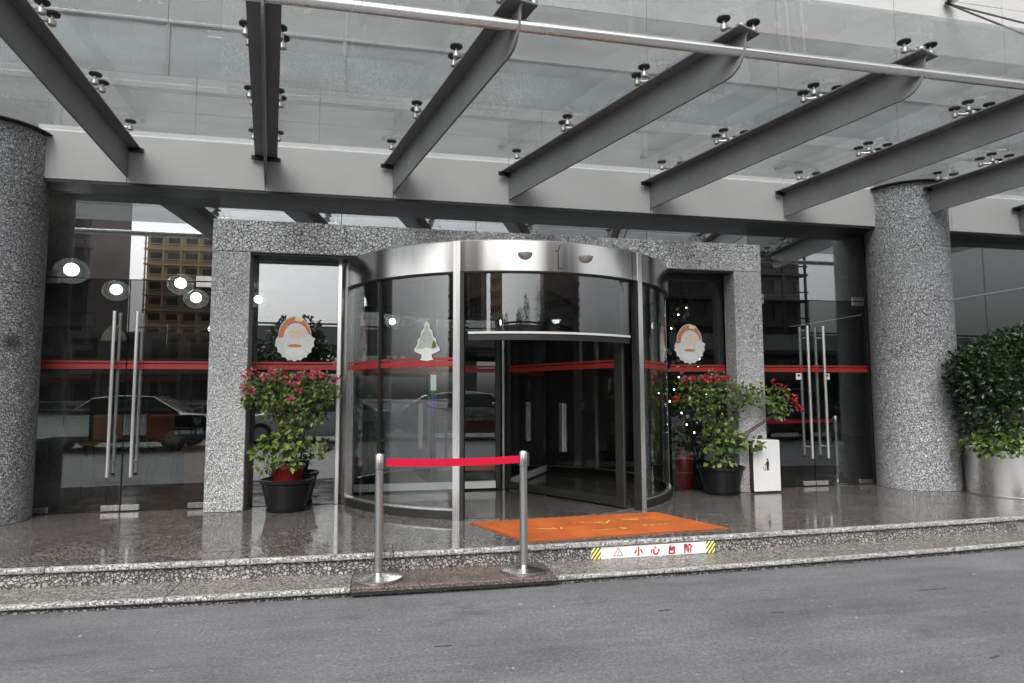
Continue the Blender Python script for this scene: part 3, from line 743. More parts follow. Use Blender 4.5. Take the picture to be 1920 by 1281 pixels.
GL = {'小': [[(.5, .98), (.5, .06), (.36, .12)], [(.27, .68), (.08, .26)], [(.72, .68), (.94, .26)]],
      '心': [[(.12, .58), (.05, .2)], [(.32, .66), (.34, .16), (.48, .05), (.74, .06), (.78, .28)], [(.42, .9), (.58, .7)], [(.80, .64), (.96, .34)]],
      '台': [[(.46, .98), (.18, .62), (.80, .66)], [(.62, .84), (.90, .56)], [(.20, .44), (.20, .03)], [(.80, .44), (.80, .03)], [(.20, .44), (.80, .44)], [(.20, .05), (.80, .05)]],
      '阶': [[(.12, .97), (.12, .0)], [(.12, .94), (.36, .94), (.26, .62), (.40, .40), (.30, .26)], [(.66, .99), (.42, .62)], [(.66, .99), (.97, .62)], [(.58, .60), (.55, .25), (.44, .02)], [(.80, .62), (.80, .0)]]}
for i, ch in enumerate('小心台阶'):
    g = MB(); cx = 2.185 + i * .150; s = .080
    for stk in GL[ch]: stroke2(g, [(cx - s / 2 + p[0] * s, -.131 + p[1] * .074) for p in stk], .0125)
    g.build('character', M['redprint'], sg, smooth=False)

# stanchions and belt
def stanchion(x, y, z, label, mat='steel'):
    s = thing('barrier_post', label, 'barrier post', (x, y, z), 'steel belt barrier posts')
    MB().lathe([(.185, .0), (.188, .006), (.188, .016), (.180, .022), (.05, .040), (.04, .046)], (x, y, z), 48).build('base', M['steel'], s)
    MB().lathe([(.0315, .04), (.0315, .80)], (x, y, z), 24).build('pole', M[mat], s)
    MB().lathe([(.035, .802), (.035, .905), (.030, .915)], (x, y, z), 24).build('head', M['steel'], s)
    MB().lathe([(.036, .7985), (.036, .8015)], (x, y, z), 24).build('seam_ring', M['dark'], s)
    MB().box(x + .03, x + .046, y - .012, y + .012, z + .80, z + .90).build('belt_slot', M['black'], s, smooth=False)
    return s
ZT = TZ + .004
s1 = stanchion(.045, -2.385, ZT, 'steel belt barrier post on the brown step slab, farther from the warning sign')
s2 = dup(s1, (1.15, -2.40, ZT), 'steel belt barrier post on the brown step slab, next to the mat corner')
b = MB(); n = 14; vs = []; fs = []
for i in range(n + 1):
    t = i / n; x = .092 + (1.115 - .092) * t; sag = -.012 * 4 * t * (1 - t)
    y = -2.385 + (-2.40 + 2.385) * t
    for zz in (.822, .880): vs += [(x, y - .001, ZT + zz + sag), (x, y + .001, ZT + zz + sag)]
for i in range(n):
    k = i * 4
    fs += [(k, k + 4, k + 6, k + 2), (k + 1, k + 3, k + 7, k + 5), (k, k + 1, k + 5, k + 4), (k + 2, k + 6, k + 7, k + 3)]
b.add(vs, fs); tag(b.build('barrier_belt', M['belt']), 'bright red belt stretched between the two posts on the step', 'barrier belt')
s3 = dup(s1, (6.25, .50, .001), 'slim steel barrier post inside the glass beside the dark jamb')
s4 = dup(s1, (4.95, .56, .001), 'steel barrier post behind the glass door, hidden low beside the bin')
b = MB(); b.hexa([(4.99, .558, .82), (6.215, .498, .82), (6.215, .501, .82), (4.99, .561, .82)], [(4.99, .558, .872), (6.215, .498, .872), (6.215, .501, .872), (4.99, .561, .872)])
tag(b.build('barrier_belt', M['belt'], smooth=False), 'dark red belt behind the glass door leading to the slim inside post', 'barrier belt')

# litter bin
lb = thing('litter_bin', 'slim bin with white front and dark maroon sides against the stone leg', 'bin', (4.77, .02, 0))
MB().box(4.60, 4.952, -.095, .145, .02, .635).build('body', M['maroon'], lb, smooth=False, bevel=.006)
MB().box(4.592, 4.962, -.110, -.0955, .018, .642).build('front_panel', M['white'], lb, smooth=False, bevel=.006)
MB().box(4.592, 4.962, -.0952, .15, .636, .645).build('lid', M['white'], lb, smooth=False, bevel=.003)
for x in (4.625, 4.93):
    MB().box(x - .02, x + .02, -.09, .13, .0, .0195).build('foot', M['black'], lb, smooth=False)
for x in (4.628, 4.70):
    MB().lathe([(.021, 0), (.021, .004)], (0, 0, 0), 16).build('hole', M['ink'], lb, origin=(1e-9, 0, 0)).matrix_local = Matrix.Translation((x - 4.77, -.1105 - .02 - .002, .575)) @ Matrix.Rotation(PI / 2, 4, 'X')
pg = MB(); yy = -.1125
def pstroke(pts, w):
    for p, q in zip(pts, pts[1:]): pg.bar((p[0], yy, p[1]), (q[0], yy, q[1]), w, .001, (0, 1, 0))
px, pz = 4.785, .31
pstroke([(px, pz + .078), (px, pz + .01)], .036); pstroke([(px + .002, pz + .02), (px + .006, pz - .035)], .016); pstroke([(px - .006, pz + .02), (px - .01, pz - .035)], .012)
pstroke([(px, pz + .085), (px, pz + .108)], .022); pstroke([(px - .01, pz + .06), (px - .04, pz + .03)], .010)
pstroke([(px - .062, pz + .012), (px - .052, pz - .03), (px - .032, pz - .03), (px - .024, pz + .012)], .007)
pg.build('bin_pictogram', M['ink'], lb, smooth=False)

# red tin behind the side pane
rt = thing('red_tin', 'red cylindrical tin with a gold line behind the pane beside the pot', 'tin', (4.0, .56, 0))
MB().lathe([(.112, 0), (.115, .01), (.115, .43), (.108, .44)], (4.0, .56, 0.001), 28).build('body', M['redpot'], rt)
MB().lathe([(.118, .441), (.118, .462), (.09, .47)], (4.0, .56, 0.001), 28).build('lid', M['redpot'], rt)
MB().lathe([(.1155, .20), (.1155, .207)], (4.0, .56, 0.001), 28, False).build('gold_line', M['yellow'], rt)

# cut-out stickers on the glass
def cutout(cx, cz, label):
    s = thing('paper_cutout', label, 'sticker', (cx, GY - .003, cz), 'paper cut-outs on the glass')
    R_ = random.Random(int(cx * 100))
    def pan(poly, name, mat, k): MB().prism(poly, lambda a, b_, t: (cx + a, t, cz + b_), GY - .003 - .0012 * (k + 1), GY - .003 - .0012 * k - .0001).build(name, M[mat], s, smooth=False)
    out = []
    for i in range(60):
        t = 2 * PI * i / 60; c, s_ = cos(t), sin(t)
        rx = .185 if s_ > 0 else .215
        r = 1.0 + (.05 if i % 3 == 0 else -.02) * (1 if s_ < .25 else .0)
        out.append((c * rx * r, s_ * .255 * r))
    pan(out, 'backing', 'paper', 0)
    band = [(cos(math.radians(a)) * .178, sin(math.radians(a)) * .245) for a in range(12, 185, 8)] + [(cos(math.radians(a)) * .135 + .012, sin(math.radians(a)) * .165 + .01) for a in range(180, 10, -8)]
    pan(band, 'orange_band', 'orange', 1)
    pan([(.00, .20), (.07, .19), (.10, .225), (.04, .243), (.0, .243)], 'yellow_patch', 'cream', 2)
    pan([(cos(math.radians(a)) * .105 + .03, sin(math.radians(a)) * .055 + .055) for a in range(0, 360, 15)], 'beige_patch', 'beige', 1)
    pan([(cos(math.radians(a)) * .08 + .0, sin(math.radians(a)) * .018 - .085) for a in range(0, 360, 20)], 'orange_mark', 'orange', 1)
    pan([(cos(math.radians(a)) * .1 - .0, sin(math.radians(a)) * .05 - .155) for a in range(0, 360, 20)], 'pale_patch', 'white', 1)
    return s
cutout(-.895, 1.868, 'scalloped white paper cut-out with orange top above the pot with the red inner pot')
cutout(3.975, 1.870, 'scalloped white paper cut-out with orange top in front of the fir tree')
# tree cut-out on the curved glass
ts = thing('paper_cutout', 'pale green tree-shaped cut-out on the curved glass of the revolving door', 'sticker', pol(GR + .004, -33.2, 1.76), 'paper cut-outs on the glass')
def tsurf(a, b_, t): return pol(GR + t, -33.2 + math.degrees(a / GR), 1.765 + b_)
tp = [(0, .21), (.03, .17), (.035, .13), (.065, .10), (.07, .05), (.105, .02), (.11, -.03), (.145, -.075), (.145, -.10), (.06, -.135), (.06, -.165), (.075, -.19), (0, -.20), (-.075, -.19), (-.06, -.165), (-.06, -.135), (-.145, -.10), (-.145, -.075), (-.11, -.03), (-.105, .02), (-.07, .05), (-.065, .10), (-.035, .13), (-.03, .17)]
MB().prism(tp, tsurf, .003, .0045).build('backing', M['paper'], ts, smooth=False)
MB().prism([(x * .82, z * .80 + .005) for x, z in tp if z > -.12], tsurf, .0047, .0060).build('print', M['green'], ts, smooth=False)
MB().prism([(.06, -.08), (.11, -.06), (.10, -.01), (.07, .0)], tsurf, .0062, .0070).build('dark_leaf', M['leafL'], ts, smooth=False)

# ------------------------------------------------------------------ plants
def rdir(r): 
    while True:
        v = Vector((r.uniform(-1, 1), r.uniform(-1, 1), r.uniform(-1, 1)))
        if .05 < v.length < 1: return v.normalized()
def bougainvillea(x, y, label, seed, pr, blobs, skirt, flowers, red, flat=1.):
    r = random.Random(seed)
    root = thing('potted_bougainvillea', label, 'potted plant', (x, y, 0), 'potted flowering plants by the revolving door')
    MB().lathe([(pr * .66, .0), (pr * .70, .03), (pr * .70, .032), (pr * .72, .033), (pr * .94, .29), (pr * 1.0, .30), (pr * 1.02, .335), (pr * .95, .337), (pr * .90, .29), (.02, .285)], (x, y, 0.001), 40).build('pot', M['pot'], root)
    MB().lathe([(pr * .74, .0), (pr * .78, .028), (pr * .715, .030)], (x, y, 0.0005), 40).build('saucer', M['pot'], root)
    if red:
        ip = MB().lathe([(.13, .27), (.165, .44), (.172, .45), (.172, .475), (.15, .475), (.02, .46)], (x - .0, y, 0), 30).build('inner_pot', M['redpot'], root)
    z0 = .45 if red else .30
    st = MB()
    for k in range(7):
        a = r.uniform(0, 2 * PI); q = r.uniform(.02, .07)
        b_ = r.choice(blobs); tip = Vector(b_[0]) + Vector((r.uniform(-.5, .5) * b_[1][0], r.uniform(-.3, .3) * b_[1][1], 0))
        p0 = Vector((x + q * cos(a), y + q * sin(a), z0)); p3 = Vector((x + tip.x, y + tip.y, tip.z))
        pm = p0.lerp(p3, .45) + Vector((0, 0, .12))
        st.tube([p0, p0.lerp(pm, .55) + Vector((0, 0, .03)), pm, p3], [.011, .009, .007, .003], 6)
    st.build('stem', M['bark'], root)
    lf = MB()
    r_gap = random.Random(seed + 1)
    extra = []
    for (c, rad, n, ls) in blobs:      # loose sprays that break the outline
        for _ in range(5):
            v = rdir(r_gap); extra.append(((c[0] + v.x * rad[0] * 1.05, c[1] + v.y * rad[1], c[2] + v.z * rad[2] * 1.1), (.06, .05, .05), 9, ls * .9))
    for (c, rad, n, ls) in [(c, rad, int(n * .85), ls) for (c, rad, n, ls) in blobs] + skirt + extra:
        for _ in range(n):
            v = rdir(r); rr = r.random() ** .45
            p = Vector((x + c[0] + v.x * rad[0] * rr, y + c[1] + v.y * rad[1] * rr, c[2] + v.z * rad[2] * rr))
            d = (v * .7 + Vector((0, 0, -.25)) + rdir(r) * .8); nn = Vector((0, -.35, 1)) + rdir(r) * .7
            L = ls * r.uniform(.7, 1.25); lf.leaf(p, d, nn, L, L * .72, r.uniform(.05, .3))
    stuff(lf.build('foliage', M['leafA'], root, fix=False, smooth=False))
    for (fx, fy, fz, s, mt) in flowers:
        fb = MB()
        for _ in range(int(22 * s / .05)):
            v = rdir(r); p = Vector((x + fx, y + fy, fz)) + Vector((v.x * s, v.y * s, v.z * s * .7)) * r.random() ** .4
            L = r.uniform(.028, .045); fb.leaf(p, v + rdir(r) * .8, rdir(r), L, L * .9, .2)
        fb.build('flower_cluster', M[mt], root, fix=False, smooth=False)
    return root
r = random.Random(3)
fl1 = []
for k in range(19):
    t = -1 + 2 * (k + .5) / 19
    fl1.append((t * .43 + r.uniform(-.05, .05), r.uniform(-.24, -.02), 1.37 + .07 * (1 - t * t) + r.uniform(-.13, .07), r.uniform(.022, .052), 'bract'))
fl1 += [(.04, -.24, 1.18, .028, 'bract'), (.12, -.2, 1.27, .03, 'bract'), (.50, -.08, 1.38, .05, 'bract'), (-.42, -.1, 1.44, .05, 'bract')]
bougainvillea(-.90, -.03, 'pink flowering plant in a black pot with a red inner pot showing', 11, .275,
              [((-.28, -.06, 1.27), (.20, .17, .19), 190, .062), ((.02, -.06, 1.28), (.26, .19, .21), 260, .062), ((.34, -.06, 1.25), (.20, .17, .20), 190, .062), ((.0, -.03, 1.02), (.26, .16, .16), 110, .058), ((.24, -.02, 1.05), (.12, .1, .16), 50, .055)],
              [((-.04, -.08, .74), (.30, .20, .13), 110, .085), ((-.28, -.1, .62), (.12, .1, .06), 22, .08), ((.30, -.1, .62), (.14, .1, .06), 24, .08), ((-.02, -.05, .87), (.13, .12, .12), 36, .08), ((-.2, -.2, .47), (.1, .05, .04), 14, .06), ((.0, -.22, .53), (.24, .06, .07), 64, .07)],
              fl1, True)
fl2 = []
for k in range(13):
    t = -1 + 2 * (k + .5) / 13
    fl2.append((-.24 + t * .34 + r.uniform(-.04, .04), r.uniform(-.24, -.05), 1.38 + .07 * (1 - t * t) + r.uniform(-.12, .06), r.uniform(.022, .052), 'bractr' if k % 2 else 'bract'))
fl2 += [(.80, -.16, 1.29, .058, 'bractr'), (.90, -.2, 1.17, .05, 'bractr'), (.94, -.2, 1.10, .05, 'bractr'), (1.0, -.2, 1.04, .045, 'bractr'), (.70, -.15, 1.36, .03, 'bractr'), (-.62, -.1, 1.16, .04, 'bractr')]
bougainvillea(4.19, -.03, 'red flowering plant in a plain black pot, its branch arching over the stone leg', 12, .285,
              [((-.36, -.06, 1.24), (.22, .17, .20), 190, .060), ((-.06, -.06, 1.27), (.26, .19, .20), 240, .060), ((.30, -.12, 1.22), (.24, .15, .14), 150, .060), ((.62, -.16, 1.18), (.22, .12, .14), 120, .060), ((-.02, -.03, .98), (.30, .17, .18), 130, .058), ((.74, -.18, 1.02), (.09, .08, .12), 34, .06)],
              [((.0, -.08, .66), (.30, .20, .17), 170, .085), ((.36, -.14, .60), (.14, .1, .08), 34, .075), ((.0, -.05, .82), (.13, .12, .12), 46, .075), ((-.1, -.22, .45), (.24, .05, .1), 36, .07)],
              fl2, False)

# steel planter with shrub
px_, py_ = 7.60, -.86
pl = thing('steel_planter', 'round brushed steel planter holding a dark clipped shrub and ivy', 'planter', (px_, py_, 0))
MB().lathe([(.47, .0), (.47, .53), (.475, .545), (.455, .55), (.445, .52)], (px_, py_, 0.001), 56, False).build('cylinder', M['pipe'], pl)
MB().lathe([(.44, .50), (.02, .515)], (px_, py_, 0), 40).build('soil', M['soil'], pl)
MB().lathe([(.485, .0), (.485, .012), (.475, .014)], (px_, py_, 0.0005), 56).build('base_ring', M['dull'], pl)
MB().tube([(px_, py_, .5), (px_ + .02, py_, .9), (px_ - .01, py_ + .02, 1.3)], [.035, .03, .02], 8).build('trunk', M['bark'], pl)
r = random.Random(21); lf = MB()
for (c, rad, n) in [((-.04, 0, 1.50), (.64, .52, .42), 3600), ((-.50, -.1, 1.42), (.30, .36, .30), 1500), ((.14, -.1, 1.78), (.42, .4, .24), 1400), ((-.16, -.05, 1.05), (.50, .46, .34), 1500)]:
    for _ in range(n):
        v = rdir(r); rr = r.uniform(.72, 1.03) if r.random() < .75 else r.random()
        k = 1 + .10 * sin(v.x * 7 + c[0] * 9) * sin(v.z * 6 + 1) 
        p = Vector((px_ + c[0] + v.x * rad[0] * rr * k, py_ + c[1] + v.y * rad[1] * rr * k, c[2] + v.z * rad[2] * rr * k))
        L = r.uniform(.045, .09); lf.leaf(p, v + rdir(r) * 1.0, v + Vector((0, 0, .6)) + rdir(r) * .7, L, L * .52, .15)
stuff(lf.build('shrub_foliage', M['leafD'], pl, fix=False, smooth=False))
lf = MB()
for _ in range(760):
    a = r.uniform(0, 2 * PI); rr = r.uniform(.22, .60); z = .86 - (rr - .2) * .75 + r.uniform(-.08, .10)
    p = Vector((px_ + rr * cos(a), py_ + rr * sin(a), z)); L = r.uniform(.05, .095)
    lf.leaf(p, Vector((cos(a), sin(a), -.35)) + rdir(r) * .8, Vector((cos(a) * .4, sin(a) * .4, 1)) + rdir(r) * .4, L, L * .8, .12)
for _ in range(380):
    a = r.uniform(-PI, 0.2); rr = r.uniform(.38, .53); p = Vector((px_ + rr * cos(a), py_ + rr * sin(a), r.uniform(.50, .68))); L = r.uniform(.05, .095)
    lf.leaf(p, Vector((cos(a), sin(a), -.6)) + rdir(r) * .7, Vector((cos(a), sin(a), .7)) + rdir(r) * .4, L, L * .8, .12)
for _ in range(26):   # stray shoots reaching out towards the column
    p = Vector((px_ - .62 + r.uniform(-.14, .1), py_ - .18 + r.uniform(-.15, .15), .70 + r.uniform(-.08, .05))); L = r.uniform(.05, .09)
    lf.leaf(p, Vector((-1, -.2, -.2)) + rdir(r) * .6, Vector((0, 0, 1)) + rdir(r) * .4, L, L * .6, .1)
stuff(lf.build('ivy_foliage', M['leafL'], pl, fix=False, smooth=False))

# ================================================================== LOBBY
lampspots = [(-3.837, 1.809, 2.829, .20, 'globe lamp hung nearest the column, behind the upper door hinge'), (-4.057, 3.906, 2.903, .2, 'globe lamp hung just over the bar handles of the glass doors'),
             (-3.03, 3.605, 2.988, .2, 'globe lamp hung touching the hinge at the stone leg'), (-2.958, 4.248, 2.855, .2, 'globe lamp hung lowest, just under the hinge beside the stone leg'),
             (-2.502, 7.387, 3.30, .2, 'globe lamp seen in the side pane above the pink flowers'), (.432, 9.813, 3.15, .19, 'globe lamp half seen through the curved glass above the tree cut-out'),
             (3.232, 9.513, 3.15, .19, 'globe lamp seen through the glass over the revolving door opening')]
def lampthing(x, y, z, r_, label):
    t = thing('pendant_lamp', label, 'lamp', (x, y, z), 'glowing glass globe lamps in the lobby')
    prof = []
    for k in range(13):
        a = -PI / 2 + PI * k / 12; prof.append((max(.004, r_ * cos(a)), r_ * .82 * sin(a)))
    MB().lathe(prof, (x, y, z), 24).build('globe', M['globe'], t)
    MB().lathe([(max(.003, q[0] * .42), q[1] * .5 + .02) for q in prof], (x, y, z), 20).build('bulb', M['lamp'], t)
    MB().tube([(x, y, z + r_ * .8), (x, y, 3.62)], .006, 6).build('cord', M['black'], t)
    return t
L0 = lampthing(*lampspots[0][:4], lampspots[0][4])
for q in lampspots[1:]:
    o = dup(L0, q[:3], q[4])
# inner glass partition with stripe
ip = thing('inner_partition', 'second glass partition with a red stripe deep inside the lobby', 'partition', (-5, 7, 0))
MB().box(-9, -2.6, 7, 7.012, .0, 3.6).build('pane', M['curved'], ip, smooth=False)
MB().box(-6.4, -5.54, 6.996, 6.999, 1.51, 1.60).build('safety_stripe', M['stripe'], ip, smooth=False)
MB().box(-5.06, -3.87, 6.996, 6.999, 1.51, 1.60).build('safety_stripe', M['stripe'], ip, smooth=False)
MB().box(-5.5, -5.1, 6.9, 7.2, .0, 3.6).build('pillar', M['inwall'], ip, smooth=False)
rd = thing('reception_desk', 'orange brown wooden reception desk in the lobby behind the doors', 'desk', (-2.2, 4.2, 0))
MB().box(-2.95, -1.45, 3.9, 4.5, 0, .34).build('plinth', M['wood'], rd, smooth=False)
MB().box(-3.0, -1.4, 3.85, 4.55, .342, .40).build('top', M['wood'], rd, smooth=False)
# white shaded floor lamp
fl_ = thing('floor_lamp', 'white cone shaded floor lamp standing dim inside the glass doors', 'lamp', (-3.7, 2.9, 0))
MB().lathe([(.16, 0), (.16, .02), (.02, .03)], (-3.7, 2.9, 0), 20).build('base', M['black'], fl_)
MB().tube([(-3.7, 2.9, .03), (-3.7, 2.9, 2.2)], .012, 8).build('pole', M['black'], fl_)
MB().lathe([(.16, 2.02), (.14, 2.12), (.05, 2.24)], (-3.7, 2.9, 0), 20, False).build('shade', M['white'], fl_)
# screen totem
tt = thing('screen_totem', 'narrow standing screen with red, white and blue image seen through the curved glass', 'screen', (.925, 3.0, 0))
MB().box(.84, 1.01, 3.01, 3.09, 0, 1.66).build('case', M['black'], tt, smooth=False)
for z0, z1, mt in ((1.55, 1.60, 'screenr'), (1.30, 1.548, 'screenw'), (1.22, 1.298, 'screeng'), (.97, 1.218, 'screenb')):
    MB().box(.875, .965, 3.004, 3.0095, z0, z1).build('screen_image', M[mt], tt, smooth=False)
# table with chairs deep inside, left
def chair(x, y, label, rz=0):
    c = thing('lobby_chair', label, 'chair', (x, y, 0), 'dark lobby chairs')
    MB().box(x - .22, x + .22, y - .22, y + .22, .43, .48).build('seat', M['wood'], c, smooth=False)
    MB().box(x - .22, x + .22, y + .19, y + .22, .5, .92).build('backrest', M['wood'], c, smooth=False)
    for sx in (-1, 1):
        for sy_ in (-1, 1):
            MB().tube([(x + sx * .19, y + sy_ * .19, 0), (x + sx * .19, y + sy_ * .19, .43)], .015, 6).build('leg', M['black'], c)
    return c
c0 = chair(-4.4, 4.6, 'dark chair in the lobby farther from the desk')
dup(c0, (-3.6, 5.0, 0), 'dark chair in the lobby closer to the desk', rz=.5)
# fir tree
ft = thing('fir_tree', 'dark decorated fir tree with white baubles behind the side pane', 'tree', (4.72, 2.0, 0))
MB().tube([(4.72, 2.0, 0), (4.72, 2.0, 2.9)], [.05, .01], 8).build('trunk', M['bark'], ft)
r = random.Random(5); lf = MB()
for _ in range(3600):
    z = .25 + 2.65 * r.random() ** 1.25; R0 = .60 * (1 - (z - .1) / 2.95) * (1 + .22 * sin(z * 22)); a = r.uniform(0, 2 * PI); rr = R0 * r.uniform(.35, 1.08)
    p = Vector((4.72 + rr * cos(a), 2.0 + rr * sin(a), z)); L = r.uniform(.06, .11)
    lf.leaf(p, Vector((cos(a), sin(a), -.35)) + rdir(r) * .5, Vector((0, 0, 1)) + rdir(r) * .5, L, L * .28, .1)
stuff(lf.build('crown', M['fir'], ft, fix=False, smooth=False))
bm0 = None
for k in range(34):
    z = .5 + 2.1 * r.random(); R0 = .62 * (1 - (z - .1) / 2.95); a = r.uniform(-PI, .1)
    p = (R0 * cos(a), R0 * sin(a), z)
    if bm0 is None:
        bm0 = MB().lathe([(.006, -.032), (.026, -.018), (.032, 0), (.026, .018), (.006, .032)], (0, 0, 0), 12).build('bauble', M['white'], ft, origin=(1e-9, 0, 0)); o = bm0
    else:
        o = bm0.copy(); COL.objects.link(o); o.parent = ft
    o.location = p

lt0 = None
for k in range(20):  # glowing points added so the tree shows in the unlit lobby
    z = .6 + 2.0 * r.random(); R0 = .66 * (1 - (z - .1) / 2.95); a = r.uniform(-PI, .1)
    if lt0 is None: lt0 = o = MB().lathe([(.004, -.012), (.012, 0), (.004, .012)], (0, 0, 0), 8).build('added_glow_dot', M['lamp'], ft, origin=(1e-9, 0, 0))
    else: o = lt0.copy(); COL.objects.link(o); o.parent = ft
    o.location = (R0 * cos(a), R0 * sin(a), z)
# ================================================================== ACROSS THE STREET (seen in the glass)
def car(name, label, x, y, rz, paint, low=None, suv=0.):
    c = thing(name, label, 'car', (0, 0, -.21), 'cars parked across the street')
    st = [(-2.25, .35, .62, .62, .62, .0), (-2.15, .25, .80, .82, .82, .0), (-1.35, .22, .90 + suv, .92 + suv, .88, .0), (-.75, .22, .92 + suv, 1.40 + suv, .88, .72), (-.1, .22, .92 + suv, 1.47 + suv, .89, .70), (.75, .22, .93 + suv, 1.44 + suv, .89, .68),
          (1.45, .22, .95 + suv, (1.0 if not suv else 1.35) + suv, .88, .70), (2.05, .24, .93 + suv, .95 + suv, .84, .0), (2.25, .4, .75, .75, .70, .0)]
    body = MB(); vs = []; fs = []
    for (X_, zl, zb, zt_, hw, ht) in st:
        ht = ht or hw * .9
        vs += [(X_, -hw * .92, zl), (X_, -hw, .55), (X_, -hw, zb), (X_, -ht, zt_), (X_, ht, zt_), (X_, hw, zb), (X_, hw, .55), (X_, hw * .92, zl)]
    for i in range(len(st) - 1):
        for k in range(8): fs.append((i * 8 + k, i * 8 + (k + 1) % 8, (i + 1) * 8 + (k + 1) % 8, (i + 1) * 8 + k))
    fs += [tuple(range(8))[::-1], tuple(range(64, 72))]
    body.add(vs, fs); body.build('body', M[paint], c, origin=(1e-9, 0, 0), bevel=.03, seg=2)
    for sy_ in (-1, 1):
        w_ = MB(); 
        w_.hexa([(-1.2, sy_ * .885, .95 + suv), (1.4, sy_ * .885, .97 + suv), (1.4, sy_ * .86, .97 + suv), (-1.2, sy_ * .86, .95 + suv)], [(-.72, sy_ * .755, 1.37 + suv), (.75, sy_ * .73, 1.40 + suv), (.75, sy_ * .70, 1.40 + suv), (-.72, sy_ * .72, 1.37 + suv)])
        w_.build('side_window', M['carglass'], c, origin=(1e-9, 0, 0), smooth=False)
        MB().box(-.95, -.75, min(sy_ * .92, sy_ * 1.08), max(sy_ * .92, sy_ * 1.08), .98 + suv, 1.10 + suv).build('mirror', M[paint], c, origin=(1e-9, 0, 0), bevel=.03)
        MB().box(-1.3, 1.6, min(sy_ * .893, sy_ * .905), max(sy_ * .893, sy_ * .905), .92 + suv, .935 + suv).build('trim', M['bright'], c, origin=(1e-9, 0, 0), smooth=False)
        for xx in (-1.4, 1.35):
            wh = MB().tube([(xx, sy_ * .70, .32), (xx, sy_ * .92, .32)], .32, 24).build('wheel', M['tyre'], c, origin=(1e-9, 0, 0))
            MB().tube([(xx, sy_ * .90, .32), (xx, sy_ * .925, .32)], .20, 20).build('rim', M['fitting'], wh, origin=(1e-9, 0, 0))
        MB().box(-2.24, -2.12, min(sy_ * .45, sy_ * .78), max(sy_ * .45, sy_ * .78), .62, .75).build('headlight', M['white'], c, origin=(1e-9, 0, 0), smooth=False)
    if low:
        for sy_ in (-1, 1): MB().box(-1.05, 1.0, min(sy_ * .893, sy_ * .91), max(sy_ * .893, sy_ * .91), .25, .62).build('lower_door', M[low], c, origin=(1e-9, 0, 0), smooth=False)
    c.location = (x, y, -.21); c.rotation_euler = (0, 0, rz)
    return c
car('parked_car', 'dark sedan mirrored in the glass doors beside the stained column', -6.6, -12.0, .03, 'carpaint')
car('parked_car', 'silver car with maroon flank mirrored in the revolving door', 2.6, -12.6, PI + .05, 'carsilver', 'carmaroon', .1)
car('parked_car', 'white car mirrored behind the pink flowers', -1.9, -13.4, .0, 'carwhite')
car('parked_car', 'dark car mirrored in the glass doors beside the bin', 13.2, -11.2, PI, 'carpaint', None, .15)

def street_tree(x, y, h, rad, label, seed, n=2200):
    r = random.Random(seed)
    t = thing('street_tree', label, 'tree', (x, y, -.21), 'trees across the street')
    tr = MB().tube([(x, y, -.21), (x + .1, y, h * .3), (x - .05, y + .1, h * .62)], [.22, .16, .09], 8)
    for k in range(5):
        a = r.uniform(0, 2 * PI); tr.tube([(x + .05, y, h * .38), (x + rad * .5 * cos(a), y + rad * .5 * sin(a), h * .7)], [.09, .03], 6)
    tr.build('trunk', M['bark'], t)
    lf = MB(); bl = [(Vector((x + r.uniform(-.6, .6) * rad, y + r.uniform(-.6, .6) * rad, h * r.uniform(.5, .88))), rad * r.uniform(.35, .6)) for _ in range(9)]
    for _ in range(n):
        c, q = r.choice(bl); v = rdir(r); p = c + v * q * r.random() ** .4
        L = r.uniform(.22, .42); lf.leaf(p, v + rdir(r) * .8, Vector((0, 0, 1)) + rdir(r) * .8, L, L * .55, .1)
    stuff(lf.build('crown', M['tree'], t, fix=False, smooth=False))
street_tree(-4.0, -34, 6.6, 2.3, 'dark round tree mirrored in the pane above the pink flowers', 1)
street_tree(-7.6, -36, 4.4, 1.8, 'lower dark tree mirrored at the edge of the stone leg', 2)
street_tree(2.5, -42, 8.0, 3.6, 'broad dark tree mirrored in the curved glass', 3)
street_tree(12, -40, 9, 4.0, 'tall dark tree mirrored in the doors beside the bin', 4)

def block(x0, x1, y, h, floors, label, wall, slab, depth=10):
    bb = thing('apartment_block', label, 'building', ((x0 + x1) / 2, y, -.21), 'buildings across the street')
    MB().box(x0, x1, y - depth, y, -.21, h).build('walls', M[wall], bb, smooth=False)
    fh = h / floors; nb = max(2, int((x1 - x0) / 2.6)); bwid = (x1 - x0) / nb
    pane0 = None; slab0 = None
    for f in range(floors):
        for k in range(nb):
            xa = x0 + k * bwid
            wnd = MB().box(xa + bwid * .18, xa + bwid * .82, y + .002, y + .06, f * fh + .9, f * fh + fh * .82).build('window', M['blockglass'], bb, smooth=False) if pane0 is None else pane0.copy()
            if pane0 is None: pane0 = wnd; px0, pz0 = xa, f * fh
            else: COL.objects.link(wnd); wnd.parent = bb; wnd.location = (xa - px0, 0, f * fh - pz0)
        s_ = MB().box(x0 - .3, x1 + .3, y + .0, y + 1.1, f * fh - .12, f * fh + .12).box(x0 - .3, x1 + .3, y + 1.02, y + 1.1, f * fh + .85, f * fh + 1.0).build('balcony', M[slab], bb, smooth=False)
        for k in range(nb + 1):
            MB().box(x0 + k * bwid - .12, x0 + k * bwid + .12, y + .9, y + 1.08, f * fh + .13, f * fh + fh - .13).build('pier', M[slab], s_, smooth=False)
    return bb
block(-41, -26, -120, 31, 11, 'ochre apartment block with balconies mirrored above the glass doors', 'blockwall', 'blockslab')
block(-27, -6, -44, 6.0, 2, 'low pinkish building mirrored between the bar handles', 'pinkwall', 'pinkwall', 4)
block(-60, -26, -58, 24, 8, 'grey tower block mirrored beside the stained column', 'pinkwall', 'wallgrey')
block(16, 46, -55, 20, 7, 'long grey block mirrored in the doors beside the bin', 'pinkwall', 'wallgrey')

